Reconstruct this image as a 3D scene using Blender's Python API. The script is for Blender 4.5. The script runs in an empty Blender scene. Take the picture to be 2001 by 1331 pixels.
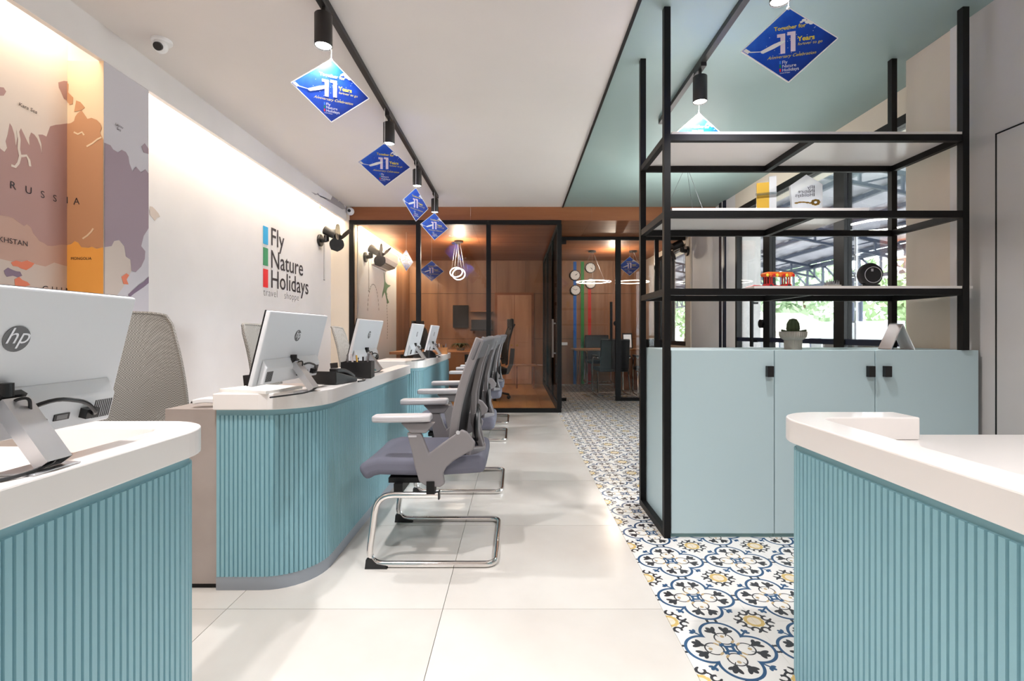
import bpy, bmesh, math, random
from mathutils import Vector, Matrix
random.seed(7)
PI = math.pi
scene = bpy.context.scene
C = scene.collection

# ------------------------------------------------------------------ camera, world, exposure
F = 945.0                       # focal length in pixels of a 2001 px wide frame
EYE = 1.05
CEIL = 2.72
cam_data = bpy.data.cameras.new('camera')
cam = bpy.data.objects.new('camera', cam_data)
C.objects.link(cam)
cam.location = (0, 0, EYE)
cam.rotation_euler = (PI/2, 0, 0)
cam_data.sensor_width = 36.0
cam_data.lens = F/2001*36.0
cam_data.shift_x = -7.5/2001
cam_data.shift_y = -14.5/2001
cam_data.clip_start = 0.02
cam_data.clip_end = 300
scene.camera = cam

world = bpy.data.worlds.new('overcast_sky')
scene.world = world
world.use_nodes = True
wn = world.node_tree.nodes
wn['Background'].inputs['Color'].default_value = (0.88, 0.95, 1.0, 1)
wn['Background'].inputs['Strength'].default_value = 15.0

vs = scene.view_settings
vs.view_transform = 'Standard'
vs.look = 'None'
vs.exposure = 0.0
vs.gamma = 1.0
vs.use_curve_mapping = False

TRACK_W = 72.0       # watts of one track spot
COVE_W = 24.0

# ------------------------------------------------------------------ helpers
def S(r, g, b):
    def f(c):
        c /= 255.0
        return c/12.92 if c <= 0.04045 else ((c+0.055)/1.055)**2.4
    return (f(r), f(g), f(b), 1.0)

MATS = {}
def mat(name, col, rough=0.5, metal=0.0, emit=None, estr=0.0, coat=0.0, spec=0.5):
    m = bpy.data.materials.new(name)
    m.use_nodes = True
    b = m.node_tree.nodes['Principled BSDF']
    b.inputs['Base Color'].default_value = col
    b.inputs['Roughness'].default_value = rough
    b.inputs['Metallic'].default_value = metal
    b.inputs['Specular IOR Level'].default_value = spec
    if coat:
        b.inputs['Coat Weight'].default_value = coat
        b.inputs['Coat Roughness'].default_value = 0.08
    if emit:
        b.inputs['Emission Color'].default_value = emit
        b.inputs['Emission Strength'].default_value = estr
    MATS[name] = m
    return m

def noise_tint(m, c1, c2, scale=3.0, detail=4.0, coords='Object', stretch=(1, 1, 1), lo=0.35, hi=0.65, bump=0.0):
    nt = m.node_tree
    b = nt.nodes['Principled BSDF']
    tc = nt.nodes.new('ShaderNodeTexCoord')
    mp = nt.nodes.new('ShaderNodeMapping')
    mp.inputs['Scale'].default_value = stretch
    ns = nt.nodes.new('ShaderNodeTexNoise')
    ns.inputs['Scale'].default_value = scale
    ns.inputs['Detail'].default_value = detail
    rp = nt.nodes.new('ShaderNodeValToRGB')
    rp.color_ramp.elements[0].position = lo
    rp.color_ramp.elements[0].color = c1
    rp.color_ramp.elements[1].position = hi
    rp.color_ramp.elements[1].color = c2
    nt.links.new(tc.outputs[coords], mp.inputs['Vector'])
    nt.links.new(mp.outputs['Vector'], ns.inputs['Vector'])
    nt.links.new(ns.outputs['Fac'], rp.inputs['Fac'])
    nt.links.new(rp.outputs['Color'], b.inputs['Base Color'])
    if bump:
        bp = nt.nodes.new('ShaderNodeBump')
        bp.inputs['Strength'].default_value = bump
        bp.inputs['Distance'].default_value = 0.01
        nt.links.new(ns.outputs['Fac'], bp.inputs['Height'])
        nt.links.new(bp.outputs['Normal'], b.inputs['Normal'])
    return m

def glass_mat(name, tint=(0.95, 0.97, 0.97, 1), refl=1.0, rough=0.0, ior=1.5):
    m = bpy.data.materials.new(name)
    m.use_nodes = True
    nt = m.node_tree
    nt.nodes.clear()
    out = nt.nodes.new('ShaderNodeOutputMaterial')
    tr = nt.nodes.new('ShaderNodeBsdfTransparent')
    tr.inputs['Color'].default_value = tint
    gl = nt.nodes.new('ShaderNodeBsdfGlossy')
    gl.inputs['Roughness'].default_value = rough
    fr = nt.nodes.new('ShaderNodeFresnel')
    fr.inputs['IOR'].default_value = ior
    mu = nt.nodes.new('ShaderNodeMath')
    mu.operation = 'MULTIPLY'
    mu.inputs[1].default_value = refl
    mu.use_clamp = True
    mx = nt.nodes.new('ShaderNodeMixShader')
    nt.links.new(fr.outputs[0], mu.inputs[0])
    nt.links.new(mu.outputs[0], mx.inputs[0])
    nt.links.new(tr.outputs[0], mx.inputs[1])
    nt.links.new(gl.outputs[0], mx.inputs[2])
    nt.links.new(mx.outputs[0], out.inputs[0])
    MATS[name] = m
    return m

class E:
    """tiny expression wrapper over shader math nodes"""
    nt = None
    def __init__(s, sock): s.s = sock
    @staticmethod
    def op(o, *a, clamp=False):
        n = E.nt.nodes.new('ShaderNodeMath')
        n.operation = o
        n.use_clamp = clamp
        for i, v in enumerate(a):
            if isinstance(v, E): E.nt.links.new(v.s, n.inputs[i])
            else: n.inputs[i].default_value = v
        return E(n.outputs[0])
    def __add__(s, o): return E.op('ADD', s, o)
    def __radd__(s, o): return E.op('ADD', o, s)
    def __sub__(s, o): return E.op('SUBTRACT', s, o)
    def __rsub__(s, o): return E.op('SUBTRACT', o, s)
    def __mul__(s, o): return E.op('MULTIPLY', s, o)
    def __rmul__(s, o): return E.op('MULTIPLY', o, s)
    def abs(s): return E.op('ABSOLUTE', s)
    def lt(s, o): return E.op('LESS_THAN', s, o)
    def gt(s, o): return E.op('GREATER_THAN', s, o)
def emax(a, b): return E.op('MAXIMUM', a, b)
def emin(a, b): return E.op('MINIMUM', a, b)
def elen(x, y): return E.op('SQRT', x*x + y*y)

class MB:
    def __init__(s):
        s.v = []; s.f = []
    def add(s, vs, fs):
        o = len(s.v)
        s.v += [tuple(p) for p in vs]
        s.f += [tuple(i+o for i in f) for f in fs]
        return s
    def box(s, x0, x1, y0, y1, z0, z1):
        vs = [(x0,y0,z0),(x1,y0,z0),(x1,y1,z0),(x0,y1,z0),(x0,y0,z1),(x1,y0,z1),(x1,y1,z1),(x0,y1,z1)]
        return s.add(vs, [(0,3,2,1),(4,5,6,7),(0,1,5,4),(1,2,6,5),(2,3,7,6),(3,0,4,7)])
    def prism(s, pts, off):
        n = len(pts)
        off = Vector(off)
        a = [Vector(p) for p in pts]
        vs = a + [p+off for p in a]
        fs = [tuple(range(n-1, -1, -1)), tuple(range(n, 2*n))]
        fs += [(i, (i+1) % n, n+(i+1) % n, n+i) for i in range(n)]
        return s.add(vs, fs)
    def sweep(s, path, prof, closed=False, up=(0, 0, 1), scales=None, caps=True):
        """prof: list of (side, up) offsets; side = tangent x up"""
        P = [Vector(p) for p in path]
        n = len(P); m = len(prof)
        up = Vector(up).normalized()
        vs = []
        prev = None
        for i in range(n):
            if closed: t = P[(i+1) % n]-P[i-1]
            else: t = P[min(i+1, n-1)]-P[max(i-1, 0)]
            t.normalize()
            if prev is None:
                side = t.cross(up)
                if side.length < 1e-4: side = t.cross(Vector((1, 0, 0)))
                side.normalize()
            else:
                side = prev-t*prev.dot(t)
                if side.length < 1e-5: side = t.cross(up)
                side.normalize()
            prev = side
            u = side.cross(t)
            k = scales[i] if scales else 1.0
            for a, b in prof:
                vs.append(P[i]+side*a*k+u*b*k)
        fs = []
        rng = n if closed else n-1
        for i in range(rng):
            j = (i+1) % n
            for q in range(m):
                r = (q+1) % m
                fs.append((i*m+q, i*m+r, j*m+r, j*m+q))
        if not closed and caps:
            fs.append(tuple(range(m-1, -1, -1)))
            fs.append(tuple((n-1)*m+q for q in range(m)))
        return s.add(vs, fs)
    def tube(s, path, r, n=8, closed=False, scales=None):
        return s.sweep(path, [(r*math.cos(2*PI*i/n), r*math.sin(2*PI*i/n)) for i in range(n)], closed, scales=scales)
    def bar(s, path, w, t, closed=False, up=(0, 0, 1)):
        return s.sweep(path, [(-w/2,-t/2),(w/2,-t/2),(w/2,t/2),(-w/2,t/2)], closed, up)
    def cyl(s, p0, p1, r0, r1=None, n=16):
        r1 = r0 if r1 is None else r1
        p0 = Vector(p0); p1 = Vector(p1)
        t = (p1-p0).normalized()
        a = t.cross(Vector((0, 0, 1)))
        if a.length < 1e-3: a = Vector((1, 0, 0))
        a.normalize(); b = t.cross(a)
        vs = []
        for p, r in ((p0, r0), (p1, r1)):
            for i in range(n):
                w = 2*PI*i/n
                vs.append(p+a*r*math.cos(w)+b*r*math.sin(w))
        fs = [(i, (i+1) % n, n+(i+1) % n, n+i) for i in range(n)]
        fs += [tuple(range(n-1, -1, -1)), tuple(range(n, 2*n))]
        return s.add(vs, fs)
    def lathe(s, prof, c=(0, 0, 0), n=24, ripple=0.0, nr=0):
        vs = []; fs = []
        m = len(prof)
        for i in range(n):
            w = 2*PI*i/n
            k = 1.0 - (ripple if (ripple and i % 2) else 0)
            for r, z in prof:
                vs.append((c[0]+r*k*math.cos(w), c[1]+r*k*math.sin(w), c[2]+z))
        for i in range(n):
            j = (i+1) % n
            for q in range(m-1):
                fs.append((i*m+q, j*m+q, j*m+q+1, i*m+q+1))
        fs.append(tuple(i*m for i in range(n-1, -1, -1)))
        fs.append(tuple(i*m+m-1 for i in range(n)))
        return s.add(vs, fs)
    def ball(s, c, r, nu=14, nv=9):
        if not hasattr(r, '__len__'): r = (r, r, r)
        vs = [(c[0], c[1], c[2]-r[2])]; fs = []
        for j in range(1, nv):
            a = -PI/2+PI*j/nv
            for i in range(nu):
                w = 2*PI*i/nu
                vs.append((c[0]+r[0]*math.cos(a)*math.cos(w), c[1]+r[1]*math.cos(a)*math.sin(w), c[2]+r[2]*math.sin(a)))
        vs.append((c[0], c[1], c[2]+r[2]))
        top = len(vs)-1
        for i in range(nu):
            k = (i+1) % nu
            fs.append((0, 1+k, 1+i))
            for j in range(nv-2):
                fs.append((1+j*nu+i, 1+j*nu+k, 1+(j+1)*nu+k, 1+(j+1)*nu+i))
            fs.append((1+(nv-2)*nu+i, 1+(nv-2)*nu+k, top))
        return s.add(vs, fs)
    def sheet(s, fn, nu, nv, thick):
        """fn(u,v)->Vector, closed slab of given thickness along normal"""
        g = [[Vector(fn(i/nu, j/nv)) for j in range(nv+1)] for i in range(nu+1)]
        vs = []
        for side in (0.5, -0.5):
            for i in range(nu+1):
                for j in range(nv+1):
                    du = g[min(i+1, nu)][j]-g[max(i-1, 0)][j]
                    dv = g[i][min(j+1, nv)]-g[i][max(j-1, 0)]
                    nn = du.cross(dv).normalized()
                    vs.append(g[i][j]+nn*thick*side)
        N = (nu+1)*(nv+1)
        I = lambda i, j, k: k*N+i*(nv+1)+j
        fs = []
        for i in range(nu):
            for j in range(nv):
                fs.append((I(i,j,0), I(i+1,j,0), I(i+1,j+1,0), I(i,j+1,0)))
                fs.append((I(i,j,1), I(i,j+1,1), I(i+1,j+1,1), I(i+1,j,1)))
        for i in range(nu):
            fs.append((I(i,0,0), I(i,0,1), I(i+1,0,1), I(i+1,0,0)))
            fs.append((I(i,nv,0), I(i+1,nv,0), I(i+1,nv,1), I(i,nv,1)))
        for j in range(nv):
            fs.append((I(0,j,0), I(0,j+1,0), I(0,j+1,1), I(0,j,1)))
            fs.append((I(nu,j,0), I(nu,j,1), I(nu,j+1,1), I(nu,j+1,0)))
        return s.add(vs, fs)
    def xform(s, M):
        s.v = [tuple(M @ Vector(p)) for p in s.v]
        return s
    def mesh(s, name, smooth=False, fix=True):
        me = bpy.data.meshes.new(name)
        me.from_pydata(s.v, [], s.f)
        if fix:
            bm = bmesh.new(); bm.from_mesh(me)
            bmesh.ops.recalc_face_normals(bm, faces=bm.faces[:])
            bm.to_mesh(me); bm.free()
        if smooth:
            me.polygons.foreach_set('use_smooth', [True]*len(me.polygons))
            me.set_sharp_from_angle(angle=math.radians(40))
        me.update()
        return me
    def build(s, name, material, parent=None, smooth=False, bevel=0.0, loc=None, fix=True):
        me = s.mesh(name, smooth, fix)
        return link(name, me, material, parent, bevel, loc)

def link(name, me, material, parent=None, bevel=0.0, loc=None):
    m = MATS[material] if isinstance(material, str) else material
    if not me.materials: me.materials.append(m)
    o = bpy.data.objects.new(name, me)
    C.objects.link(o)
    if parent is not None: o.parent = parent
    if loc: o.location = loc
    if bevel:
        bv = o.modifiers.new('bevel', 'BEVEL')
        bv.width = bevel; bv.segments = 2; bv.limit_method = 'ANGLE'
        bv.angle_limit = math.radians(35)
    return o

def tag(o, label, cat, group=None):
    o['label'] = label; o['category'] = cat
    if group: o['group'] = group
    return o
def thing(name, label, cat, loc=(0, 0, 0), rz=0.0, group=None):
    o = bpy.data.objects.new(name, None)
    o.empty_display_size = 0.05
    C.objects.link(o)
    o.location = loc; o.rotation_euler = (0, 0, rz)
    return tag(o, label, cat, group)
def struct(o, label=None):
    o['kind'] = 'structure'
    if label: o['label'] = label
    return o
def sroot(name, label=None):
    o = bpy.data.objects.new(name, None)
    o.empty_display_size = 0.05
    C.objects.link(o)
    return struct(o, label)
def dup(root, loc, rz=None, label=None):
    r = root.copy(); C.objects.link(r)
    r.location = loc
    if rz is not None: r.rotation_euler = (0, 0, rz)
    if label: r['label'] = label
    def kids(src, dst):
        for ch in list(src.children):
            c = ch.copy(); C.objects.link(c); c.parent = dst
            kids(ch, c)
    kids(root, r)
    return r

_text_cache = {}
def text_mesh(body, size, shear=0.0, align='LEFT', spacing=1.0, offset=0.0, line=1.0):
    key = (body, size, shear, align, spacing, offset)
    if key in _text_cache: return _text_cache[key]
    cu = bpy.data.curves.new('lettering', 'FONT')
    cu.body = body; cu.size = size; cu.shear = shear; cu.align_x = align
    cu.space_character = spacing; cu.offset = offset; cu.resolution_u = 3
    ob = bpy.data.objects.new('lettering', cu)
    C.objects.link(ob)
    dg = bpy.context.evaluated_depsgraph_get()
    me = bpy.data.meshes.new_from_object(ob.evaluated_get(dg))
    v = [tuple(p.co) for p in me.vertices]; f = [tuple(p.vertices) for p in me.polygons]
    bpy.data.objects.remove(ob); bpy.data.curves.remove(cu); bpy.data.meshes.remove(me)
    _text_cache[key] = (v, f)
    return v, f
def put_text(mb, body, size, origin, ux, uy, off=0.0, **kw):
    v, f = text_mesh(body, size, **kw)
    ux = Vector(ux); uy = Vector(uy); n = ux.cross(uy).normalized()
    o = Vector(origin)+n*off
    mb.add([o+ux*p[0]+uy*p[1] for p in v], f)
    return mb
def arc(c, r, a0, a1, n, ax=(1, 0, 0), ay=(0, 1, 0)):
    c = Vector(c); ax = Vector(ax); ay = Vector(ay)
    return [c+ax*r*math.cos(a0+(a1-a0)*i/n)+ay*r*math.sin(a0+(a1-a0)*i/n) for i in range(n+1)]
def fillet(pts, r, n=5):
    """round inner corners of a 3D polyline"""
    P = [Vector(p) for p in pts]
    out = [P[0]]
    for i in range(1, len(P)-1):
        a, b, c = P[i-1], P[i], P[i+1]
        d1 = (a-b); d2 = (c-b)
        rr = min(r, d1.length*0.49, d2.length*0.49)
        p0 = b+d1.normalized()*rr; p1 = b+d2.normalized()*rr
        for k in range(n+1):
            t = k/n
            out.append(p0*(1-t)**2+b*2*t*(1-t)+p1*t*t)
    out.append(P[-1])
    return out
def wallp(px, py, X):
    """point of the side wall plane x = X seen at a picture point"""
    Y = F*X/(px-1008.0)
    return Vector((X, Y, EYE+(650.0-py)/F*Y))
def facep(px, py, Y):
    return Vector(((px-1008.0)/F*Y, Y, EYE+(650.0-py)/F*Y))

# ------------------------------------------------------------------ materials
mat('counter_white', S(236, 231, 228), 0.28, coat=0.2)
mat('teal_paint', S(132, 175, 186), 0.42)
mat('plinth_grey', S(150, 156, 164), 0.45)
mat('cabinet_green', S(192, 214, 220), 0.4)
mat('cabinet_edge', S(120, 152, 152), 0.5)
noise_tint(mat('taupe_board', S(158, 146, 140), 0.5), S(150, 138, 132), S(166, 155, 149), 3)
mat('black_metal', S(10, 9, 10), 0.5, spec=0.3)
mat('black_plastic', S(20, 20, 22), 0.35)
mat('black_leather', S(22, 25, 29), 0.5, spec=0.35)
mat('chrome', S(225, 222, 220), 0.09, 1.0)
mat('steel', S(205, 205, 208), 0.32, 0.85)
mat('brass', S(190, 150, 80), 0.3, 1.0)
noise_tint(mat('ceiling_white', S(226, 220, 216), 0.7), S(224, 218, 214), S(228, 222, 218), 1.2)
noise_tint(mat('ceiling_green', S(144, 164, 161), 0.5), S(142, 162, 159), S(146, 166, 163), 1.2)
noise_tint(mat('wall_white', S(226, 221, 220), 0.6), S(223, 218, 217), S(229, 224, 223), 2)
noise_tint(mat('wall_grey', S(190, 186, 184), 0.6), S(187, 183, 181), S(193, 189, 187), 2)
noise_tint(mat('wall_cream', S(225, 212, 196), 0.6), S(222, 209, 193), S(228, 215, 199), 2)
noise_tint(mat('floor_cream', S(222, 218, 212), 0.22), S(212, 206, 199), S(226, 222, 216), 1.6, 6, bump=0.0)
mat('grout', S(170, 160, 148), 0.8)
noise_tint(mat('wood_panel', S(144, 102, 72), 0.45), S(130, 90, 62), S(158, 114, 82), 2.2, 6, stretch=(3.0, 3.0, 0.25))
noise_tint(mat('wood_soffit', S(142, 86, 50), 0.55), S(130, 74, 40), S(154, 96, 58), 2.2, 6, stretch=(0.3, 3.0, 3.0))
noise_tint(mat('wood_floor', S(190, 140, 84), 0.3), S(172, 122, 70), S(204, 156, 98), 1.4, 6, stretch=(3.0, 0.6, 3.0))
noise_tint(mat('wood_table', S(168, 112, 66), 0.3), S(150, 96, 54), S(184, 128, 80), 3, 6, stretch=(0.4, 4.0, 4.0))
mat('chair_fabric', S(110, 110, 124), 0.85)
mat('chair_plastic', S(132, 127, 129), 0.42)
mat('chair_pad', S(196, 193, 196), 0.4)
mat('chair_dark', S(48, 46, 48), 0.5)
mat('chair_hood', S(96, 94, 97), 0.6)
noise_tint(mat('wood_door', S(196, 148, 112), 0.4), S(184, 134, 98), S(208, 160, 124), 2.2, 6, stretch=(3, 3, 0.3))
mat('lamp_black', S(30, 27, 27), 0.45)
mat('lamp_lens', S(255, 255, 255), 0.3, emit=(1, 0.97, 0.92, 1), estr=14)
mat('ring_glow', S(255, 255, 255), 0.3, emit=(1.0, 0.9, 0.68, 1), estr=4)
mat('ring_white_glow', S(255, 255, 255), 0.3, emit=(0.95, 0.95, 1.0, 1), estr=7)
mat('ring_bright', S(255, 255, 255), 0.3, emit=(1.0, 0.97, 0.93, 1), estr=100)
mat('cove_glow', S(255, 230, 190), 0.3, emit=(1.0, 0.85, 0.6, 1), estr=6)
mat('monitor_white', S(226, 228, 232), 0.32)
mat('monitor_screen', S(12, 13, 16), 0.12)
mat('monitor_chin', S(226, 228, 232), 0.35)
mat('logo_grey', S(120, 120, 122), 0.35, 0.4)
mat('paper', S(240, 238, 234), 0.7)
mat('key_white', S(232, 230, 228), 0.5)
mat('sticker_blue', S(40, 160, 220), 0.4)
mat('ink', S(42, 36, 44), 0.6)
mat('bar_blue', S(0, 160, 215), 0.5)
mat('bar_green', S(20, 140, 90), 0.5)
mat('bar_red', S(232, 22, 34), 0.5)
mat('stripe_blue', S(20, 100, 190), 0.5)
mat('stripe_green', S(30, 140, 60), 0.5)
mat('stripe_red', S(200, 35, 30), 0.5)
mat('white_plastic', S(235, 235, 236), 0.35)
mat('print_white', S(244, 246, 252), 0.5)
mat('print_yellow', S(236, 214, 70), 0.5)
mat('print_pink', S(236, 222, 246), 0.5)
mat('print_sky', S(60, 130, 240), 0.5)
mat('red_plastic', S(190, 30, 34), 0.4)
mat('orange_plastic', S(226, 110, 40), 0.5)
mat('gold', S(196, 158, 60), 0.35, 0.6)
mat('pot_concrete', S(162, 158, 148), 0.8)
mat('cactus_green', S(66, 80, 52), 0.8)
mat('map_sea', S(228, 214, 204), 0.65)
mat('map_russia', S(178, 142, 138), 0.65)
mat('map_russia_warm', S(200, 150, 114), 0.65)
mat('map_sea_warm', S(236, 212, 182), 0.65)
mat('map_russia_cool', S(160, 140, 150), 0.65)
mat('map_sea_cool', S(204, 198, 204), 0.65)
mat('map_kazakh', S(196, 160, 146), 0.65)
mat('map_mongolia', S(248, 176, 84), 0.65)
mat('map_beige', S(206, 190, 180), 0.65)
mat('map_coral', S(226, 128, 98), 0.65)
mat('map_purple', S(132, 112, 132), 0.65)
mat('map_pink', S(228, 158, 148), 0.65)
mat('map_grey', S(164, 158, 160), 0.65)
mat('plane_green', S(96, 136, 110), 0.6)
mat('poster_blue', S(222, 228, 236), 0.5)
mat('leaf_far', S(140, 166, 120), 0.8)
mat('leaf_pale', S(176, 196, 164), 0.8)
mat('trunk', S(110, 92, 76), 0.9)
noise_tint(mat('outside_ground', S(200, 196, 186), 0.9), S(186, 182, 170), S(212, 208, 200), 0.8)
mat('canopy_sheet', S(176, 176, 190), 0.5)
mat('canopy_steel', S(58, 66, 86), 0.5)
mat('house_wall', S(226, 220, 210), 0.8)
mat('house_roof', S(190, 178, 170), 0.8)
mat('tank_white', S(240, 240, 242), 0.5)
mat('navy_frame', S(20, 26, 44), 0.4)
glass_mat('window_glass', (0.97, 0.985, 0.985, 1), 0.7)
glass_mat('partition_glass', (0.95, 0.94, 0.93, 1), 0.65)
glass_mat('dark_glass', (0.05, 0.07, 0.08, 1), 0.3)
glass_mat('award_glass', (0.86, 0.9, 0.92, 1), 2.2)
_nt = glass_mat('award_frost', (0.9, 0.93, 0.95, 1), 1.5).node_tree
_df = _nt.nodes.new('ShaderNodeBsdfDiffuse'); _df.inputs['Color'].default_value = (0.9, 0.93, 0.95, 1)
_mx = _nt.nodes.new('ShaderNodeMixShader'); _mx.inputs[0].default_value = 0.4
_out = [n for n in _nt.nodes if n.type == 'OUTPUT_MATERIAL'][0]
_old = _out.inputs[0].links[0].from_socket
_nt.links.new(_old, _mx.inputs[1]); _nt.links.new(_df.outputs[0], _mx.inputs[2]); _nt.links.new(_mx.outputs[0], _out.inputs[0])

# mesh fabric: woven holes as fine relief
m = mat('mesh_fabric', S(150, 147, 142), 0.75)
nt = m.node_tree
tc = nt.nodes.new('ShaderNodeTexCoord')
ck = nt.nodes.new('ShaderNodeTexChecker')
ck.inputs['Scale'].default_value = 160
ck.inputs['Color1'].default_value = S(166, 162, 156)
ck.inputs['Color2'].default_value = S(118, 115, 110)
nt.links.new(tc.outputs['Object'], ck.inputs['Vector'])
nt.links.new(ck.outputs['Color'], nt.nodes['Principled BSDF'].inputs['Base Color'])

# blue print of the hanging placards
m = mat('placard_blue', S(20, 70, 190), 0.35)
nt = m.node_tree
E.nt = nt
tc = nt.nodes.new('ShaderNodeTexCoord')
sp = nt.nodes.new('ShaderNodeSeparateXYZ')
nt.links.new(tc.outputs['Object'], sp.inputs[0])
gx = E(sp.outputs[0]); gz = E(sp.outputs[2])
ns = nt.nodes.new('ShaderNodeTexNoise')
ns.inputs['Scale'].default_value = 14
ns.inputs['Detail'].default_value = 5
nt.links.new(tc.outputs['Object'], ns.inputs['Vector'])
g = gz*1.5 + gx*-1.5 + 0.5 + (E(ns.outputs['Fac'])-0.5)*0.4
rp = nt.nodes.new('ShaderNodeValToRGB')
rp.color_ramp.elements[0].position = 0.2
rp.color_ramp.elements[0].color = S(8, 46, 140)
rp.color_ramp.elements[1].position = 1.0
rp.color_ramp.elements[1].color = S(60, 130, 250)
e_ = rp.color_ramp.elements.new(0.6)
e_.color = S(14, 78, 205)
nt.links.new(g.s, rp.inputs['Fac'])
nt.links.new(rp.outputs['Color'], nt.nodes['Principled BSDF'].inputs['Base Color'])

# encaustic tile: quatrefoil, leaves, scrolls and corner blossoms
TS = 0.311
m = mat('pattern_tile', S(240, 238, 234), 0.3)
nt = m.node_tree
E.nt = nt
tc = nt.nodes.new('ShaderNodeTexCoord')
sp = nt.nodes.new('ShaderNodeSeparateXYZ')
nt.links.new(tc.outputs['Object'], sp.inputs[0])
au = (E(sp.outputs[0])*(1/TS)).abs(); av = (E(sp.outputs[1])*(1/TS)).abs()
x = emax(au, av); y = emin(au, av)
quat = ((elen(x-0.25, y)-0.215).abs()).lt(0.0165)
def ell(px, py, cx, cy, a, b, ang):
    ca, sa = math.cos(ang), math.sin(ang)
    dx = px-cx; dy = py-cy
    p = (dx*ca+dy*sa)*(1/a); q = (dy*ca-dx*sa)*(1/b)
    return (p*p+q*q).lt(1.0)
def union(*a):
    r = a[0]
    for b in a[1:]: r = emax(r, b)
    return r
leaf = union(ell(x, y, 0.315, 0.085, 0.068, 0.032, 0.5), ell(x, y, 0.335, 0.055, 0.055, 0.025, -0.35), ell(x, y, 0.30, 0.118, 0.042, 0.023, 1.2))
loop = ((elen(x-0.17, y)-0.095).abs()).lt(0.008)
stemleaf = ell(x, y, 0.25, 0.06, 0.05, 0.006, 0.5)
tan_ = union(ell(x, y, 0.115, 0.075, 0.04, 0.014, 0.75), ell(x, y, 0.21, 0.0, 0.022, 0.022, 0))
ctr = union(ell(x, y, 0.062, 0.062, 0.036, 0.018, PI/4), ell(x, y, 0.08, 0.05, 0.02, 0.012, 0.2))
dg_ = (x-y)
stem = emin(emin((dg_).lt(0.016), (x+y).gt(0.44)), (x+y).lt(0.60))
tref = union(ell(x, y, 0.305, 0.305, 0.03, 0.02, PI/4), ell(x, y, 0.315, 0.275, 0.028, 0.017, 0.0))
bx_ = 0.5-x; by_ = 0.5-y            # corner space: by_ >= bx_
gold_ = union(ell(bx_, by_, 0.035, 0.072, 0.042, 0.034, 0.4), ell(bx_, by_, 0.0, 0.095, 0.03, 0.02, 0.0))
core = (elen(bx_, by_)).lt(0.074)
goldedge = union(ell(bx_, by_, 0.04, 0.083, 0.05, 0.042, 0.4))
scroll = union(emin(((elen(bx_-0.055, by_-0.165)-0.042).abs()).lt(0.014), by_.lt(0.185)), ell(bx_, by_, 0.025, 0.20, 0.034, 0.014, 0.7),
               ell(bx_, by_, 0.105, 0.135, 0.03, 0.013, -0.5))
tri = ell(x, y, 0.485, 0.05, 0.018, 0.018, 0)
white = S(238, 236, 232); cream = S(232, 220, 200)
blue = S(44, 84, 124); dark = S(52, 50, 54); gold = S(214, 184, 112); tanc = S(196, 170, 126)
def layer(prev, mask, col):
    mx = nt.nodes.new('ShaderNodeMix')
    mx.data_type = 'RGBA'
    nt.links.new(mask.s, mx.inputs[0])
    if isinstance(prev, tuple): mx.inputs[6].default_value = prev
    else: nt.links.new(prev, mx.inputs[6])
    mx.inputs[7].default_value = col
    return mx.outputs[2]
c = layer(white, scroll, dark)
c = layer(c, tri, dark)
c = layer(c, gold_, gold)
c = layer(c, core, cream)
c = layer(c, stem, blue)
c = layer(c, tref, blue)
c = layer(c, loop, dark)
c = layer(c, stemleaf, dark)
c = layer(c, leaf, dark)
c = layer(c, tan_, tanc)
c = layer(c, ctr, blue)
c = layer(c, quat, blue)
nt.links.new(c, nt.nodes['Principled BSDF'].inputs['Base Color'])

# ------------------------------------------------------------------ the shell
XL, XB = -2.44, -2.24            # left wall, face of the cove bulkhead and of the pilaster
XN, XW = 2.40, 2.645             # right wall near the shelf, window wall
XG = 0.5575                      # edge of the patterned tile field
YG, YR, YE = 6.40, 7.50, 9.95    # glass partition, rear glass door, end wall
YF = -3.2                        # shopfront behind the camera
SOFF = 2.54

# floor with its tiles
floor = struct(MB().box(-2.75, 3.0, YF-0.1, YE+0.2, -0.12, -0.012).build('floor', 'grout'), 'cream and patterned tiled floor')
T = 0.8; gap = 0.0012
def cream_tile(x0, x1, y0, y1):
    cx, cy = (x0+x1)/2, (y0+y1)/2
    hx, hy = (x1-x0)/2-gap, (y1-y0)/2-gap
    o = MB().box(-hx, hx, -hy, hy, -0.012, 0).build('floor_tile', 'floor_cream', floor, loc=(cx, cy, 0))
    return o
xs = [-2.70, -1.90, -1.10, -0.278, XG]
y0 = 1.84-0.8*6
k = 0
while y0 < YG:
    y1 = min(y0+T, YG)
    for i in range(4): cream_tile(xs[i], xs[i+1], y0, y1)
    y0 = y1
pt = MB().box(-TS/2+0.0004, TS/2-0.0004, -TS/2+0.0004, TS/2-0.0004, -0.012, 0).mesh('patterned_tile')
for i in range(7):
    for j in range(-8, 27):
        link('patterned_tile', pt, 'pattern_tile', floor, loc=(XG+TS/2+TS*i, 1.608+TS*j, 0))
# cabin boards (only seen through the glass)
for i in range(14):
    for j in range(2):
        x0_ = -2.3+i*0.205
        y0_ = YG+0.02+j*1.79-(0.6 if i % 2 else 0)*(j > 0)
        y1_ = YG+1.81-(0.6 if i % 2 else 0) if j == 0 else YE
        MB().box(x0_+0.001, x0_+0.204, y0_, y1_-0.002, -0.012, 0.0).build('floor_board', 'wood_floor', floor)

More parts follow.
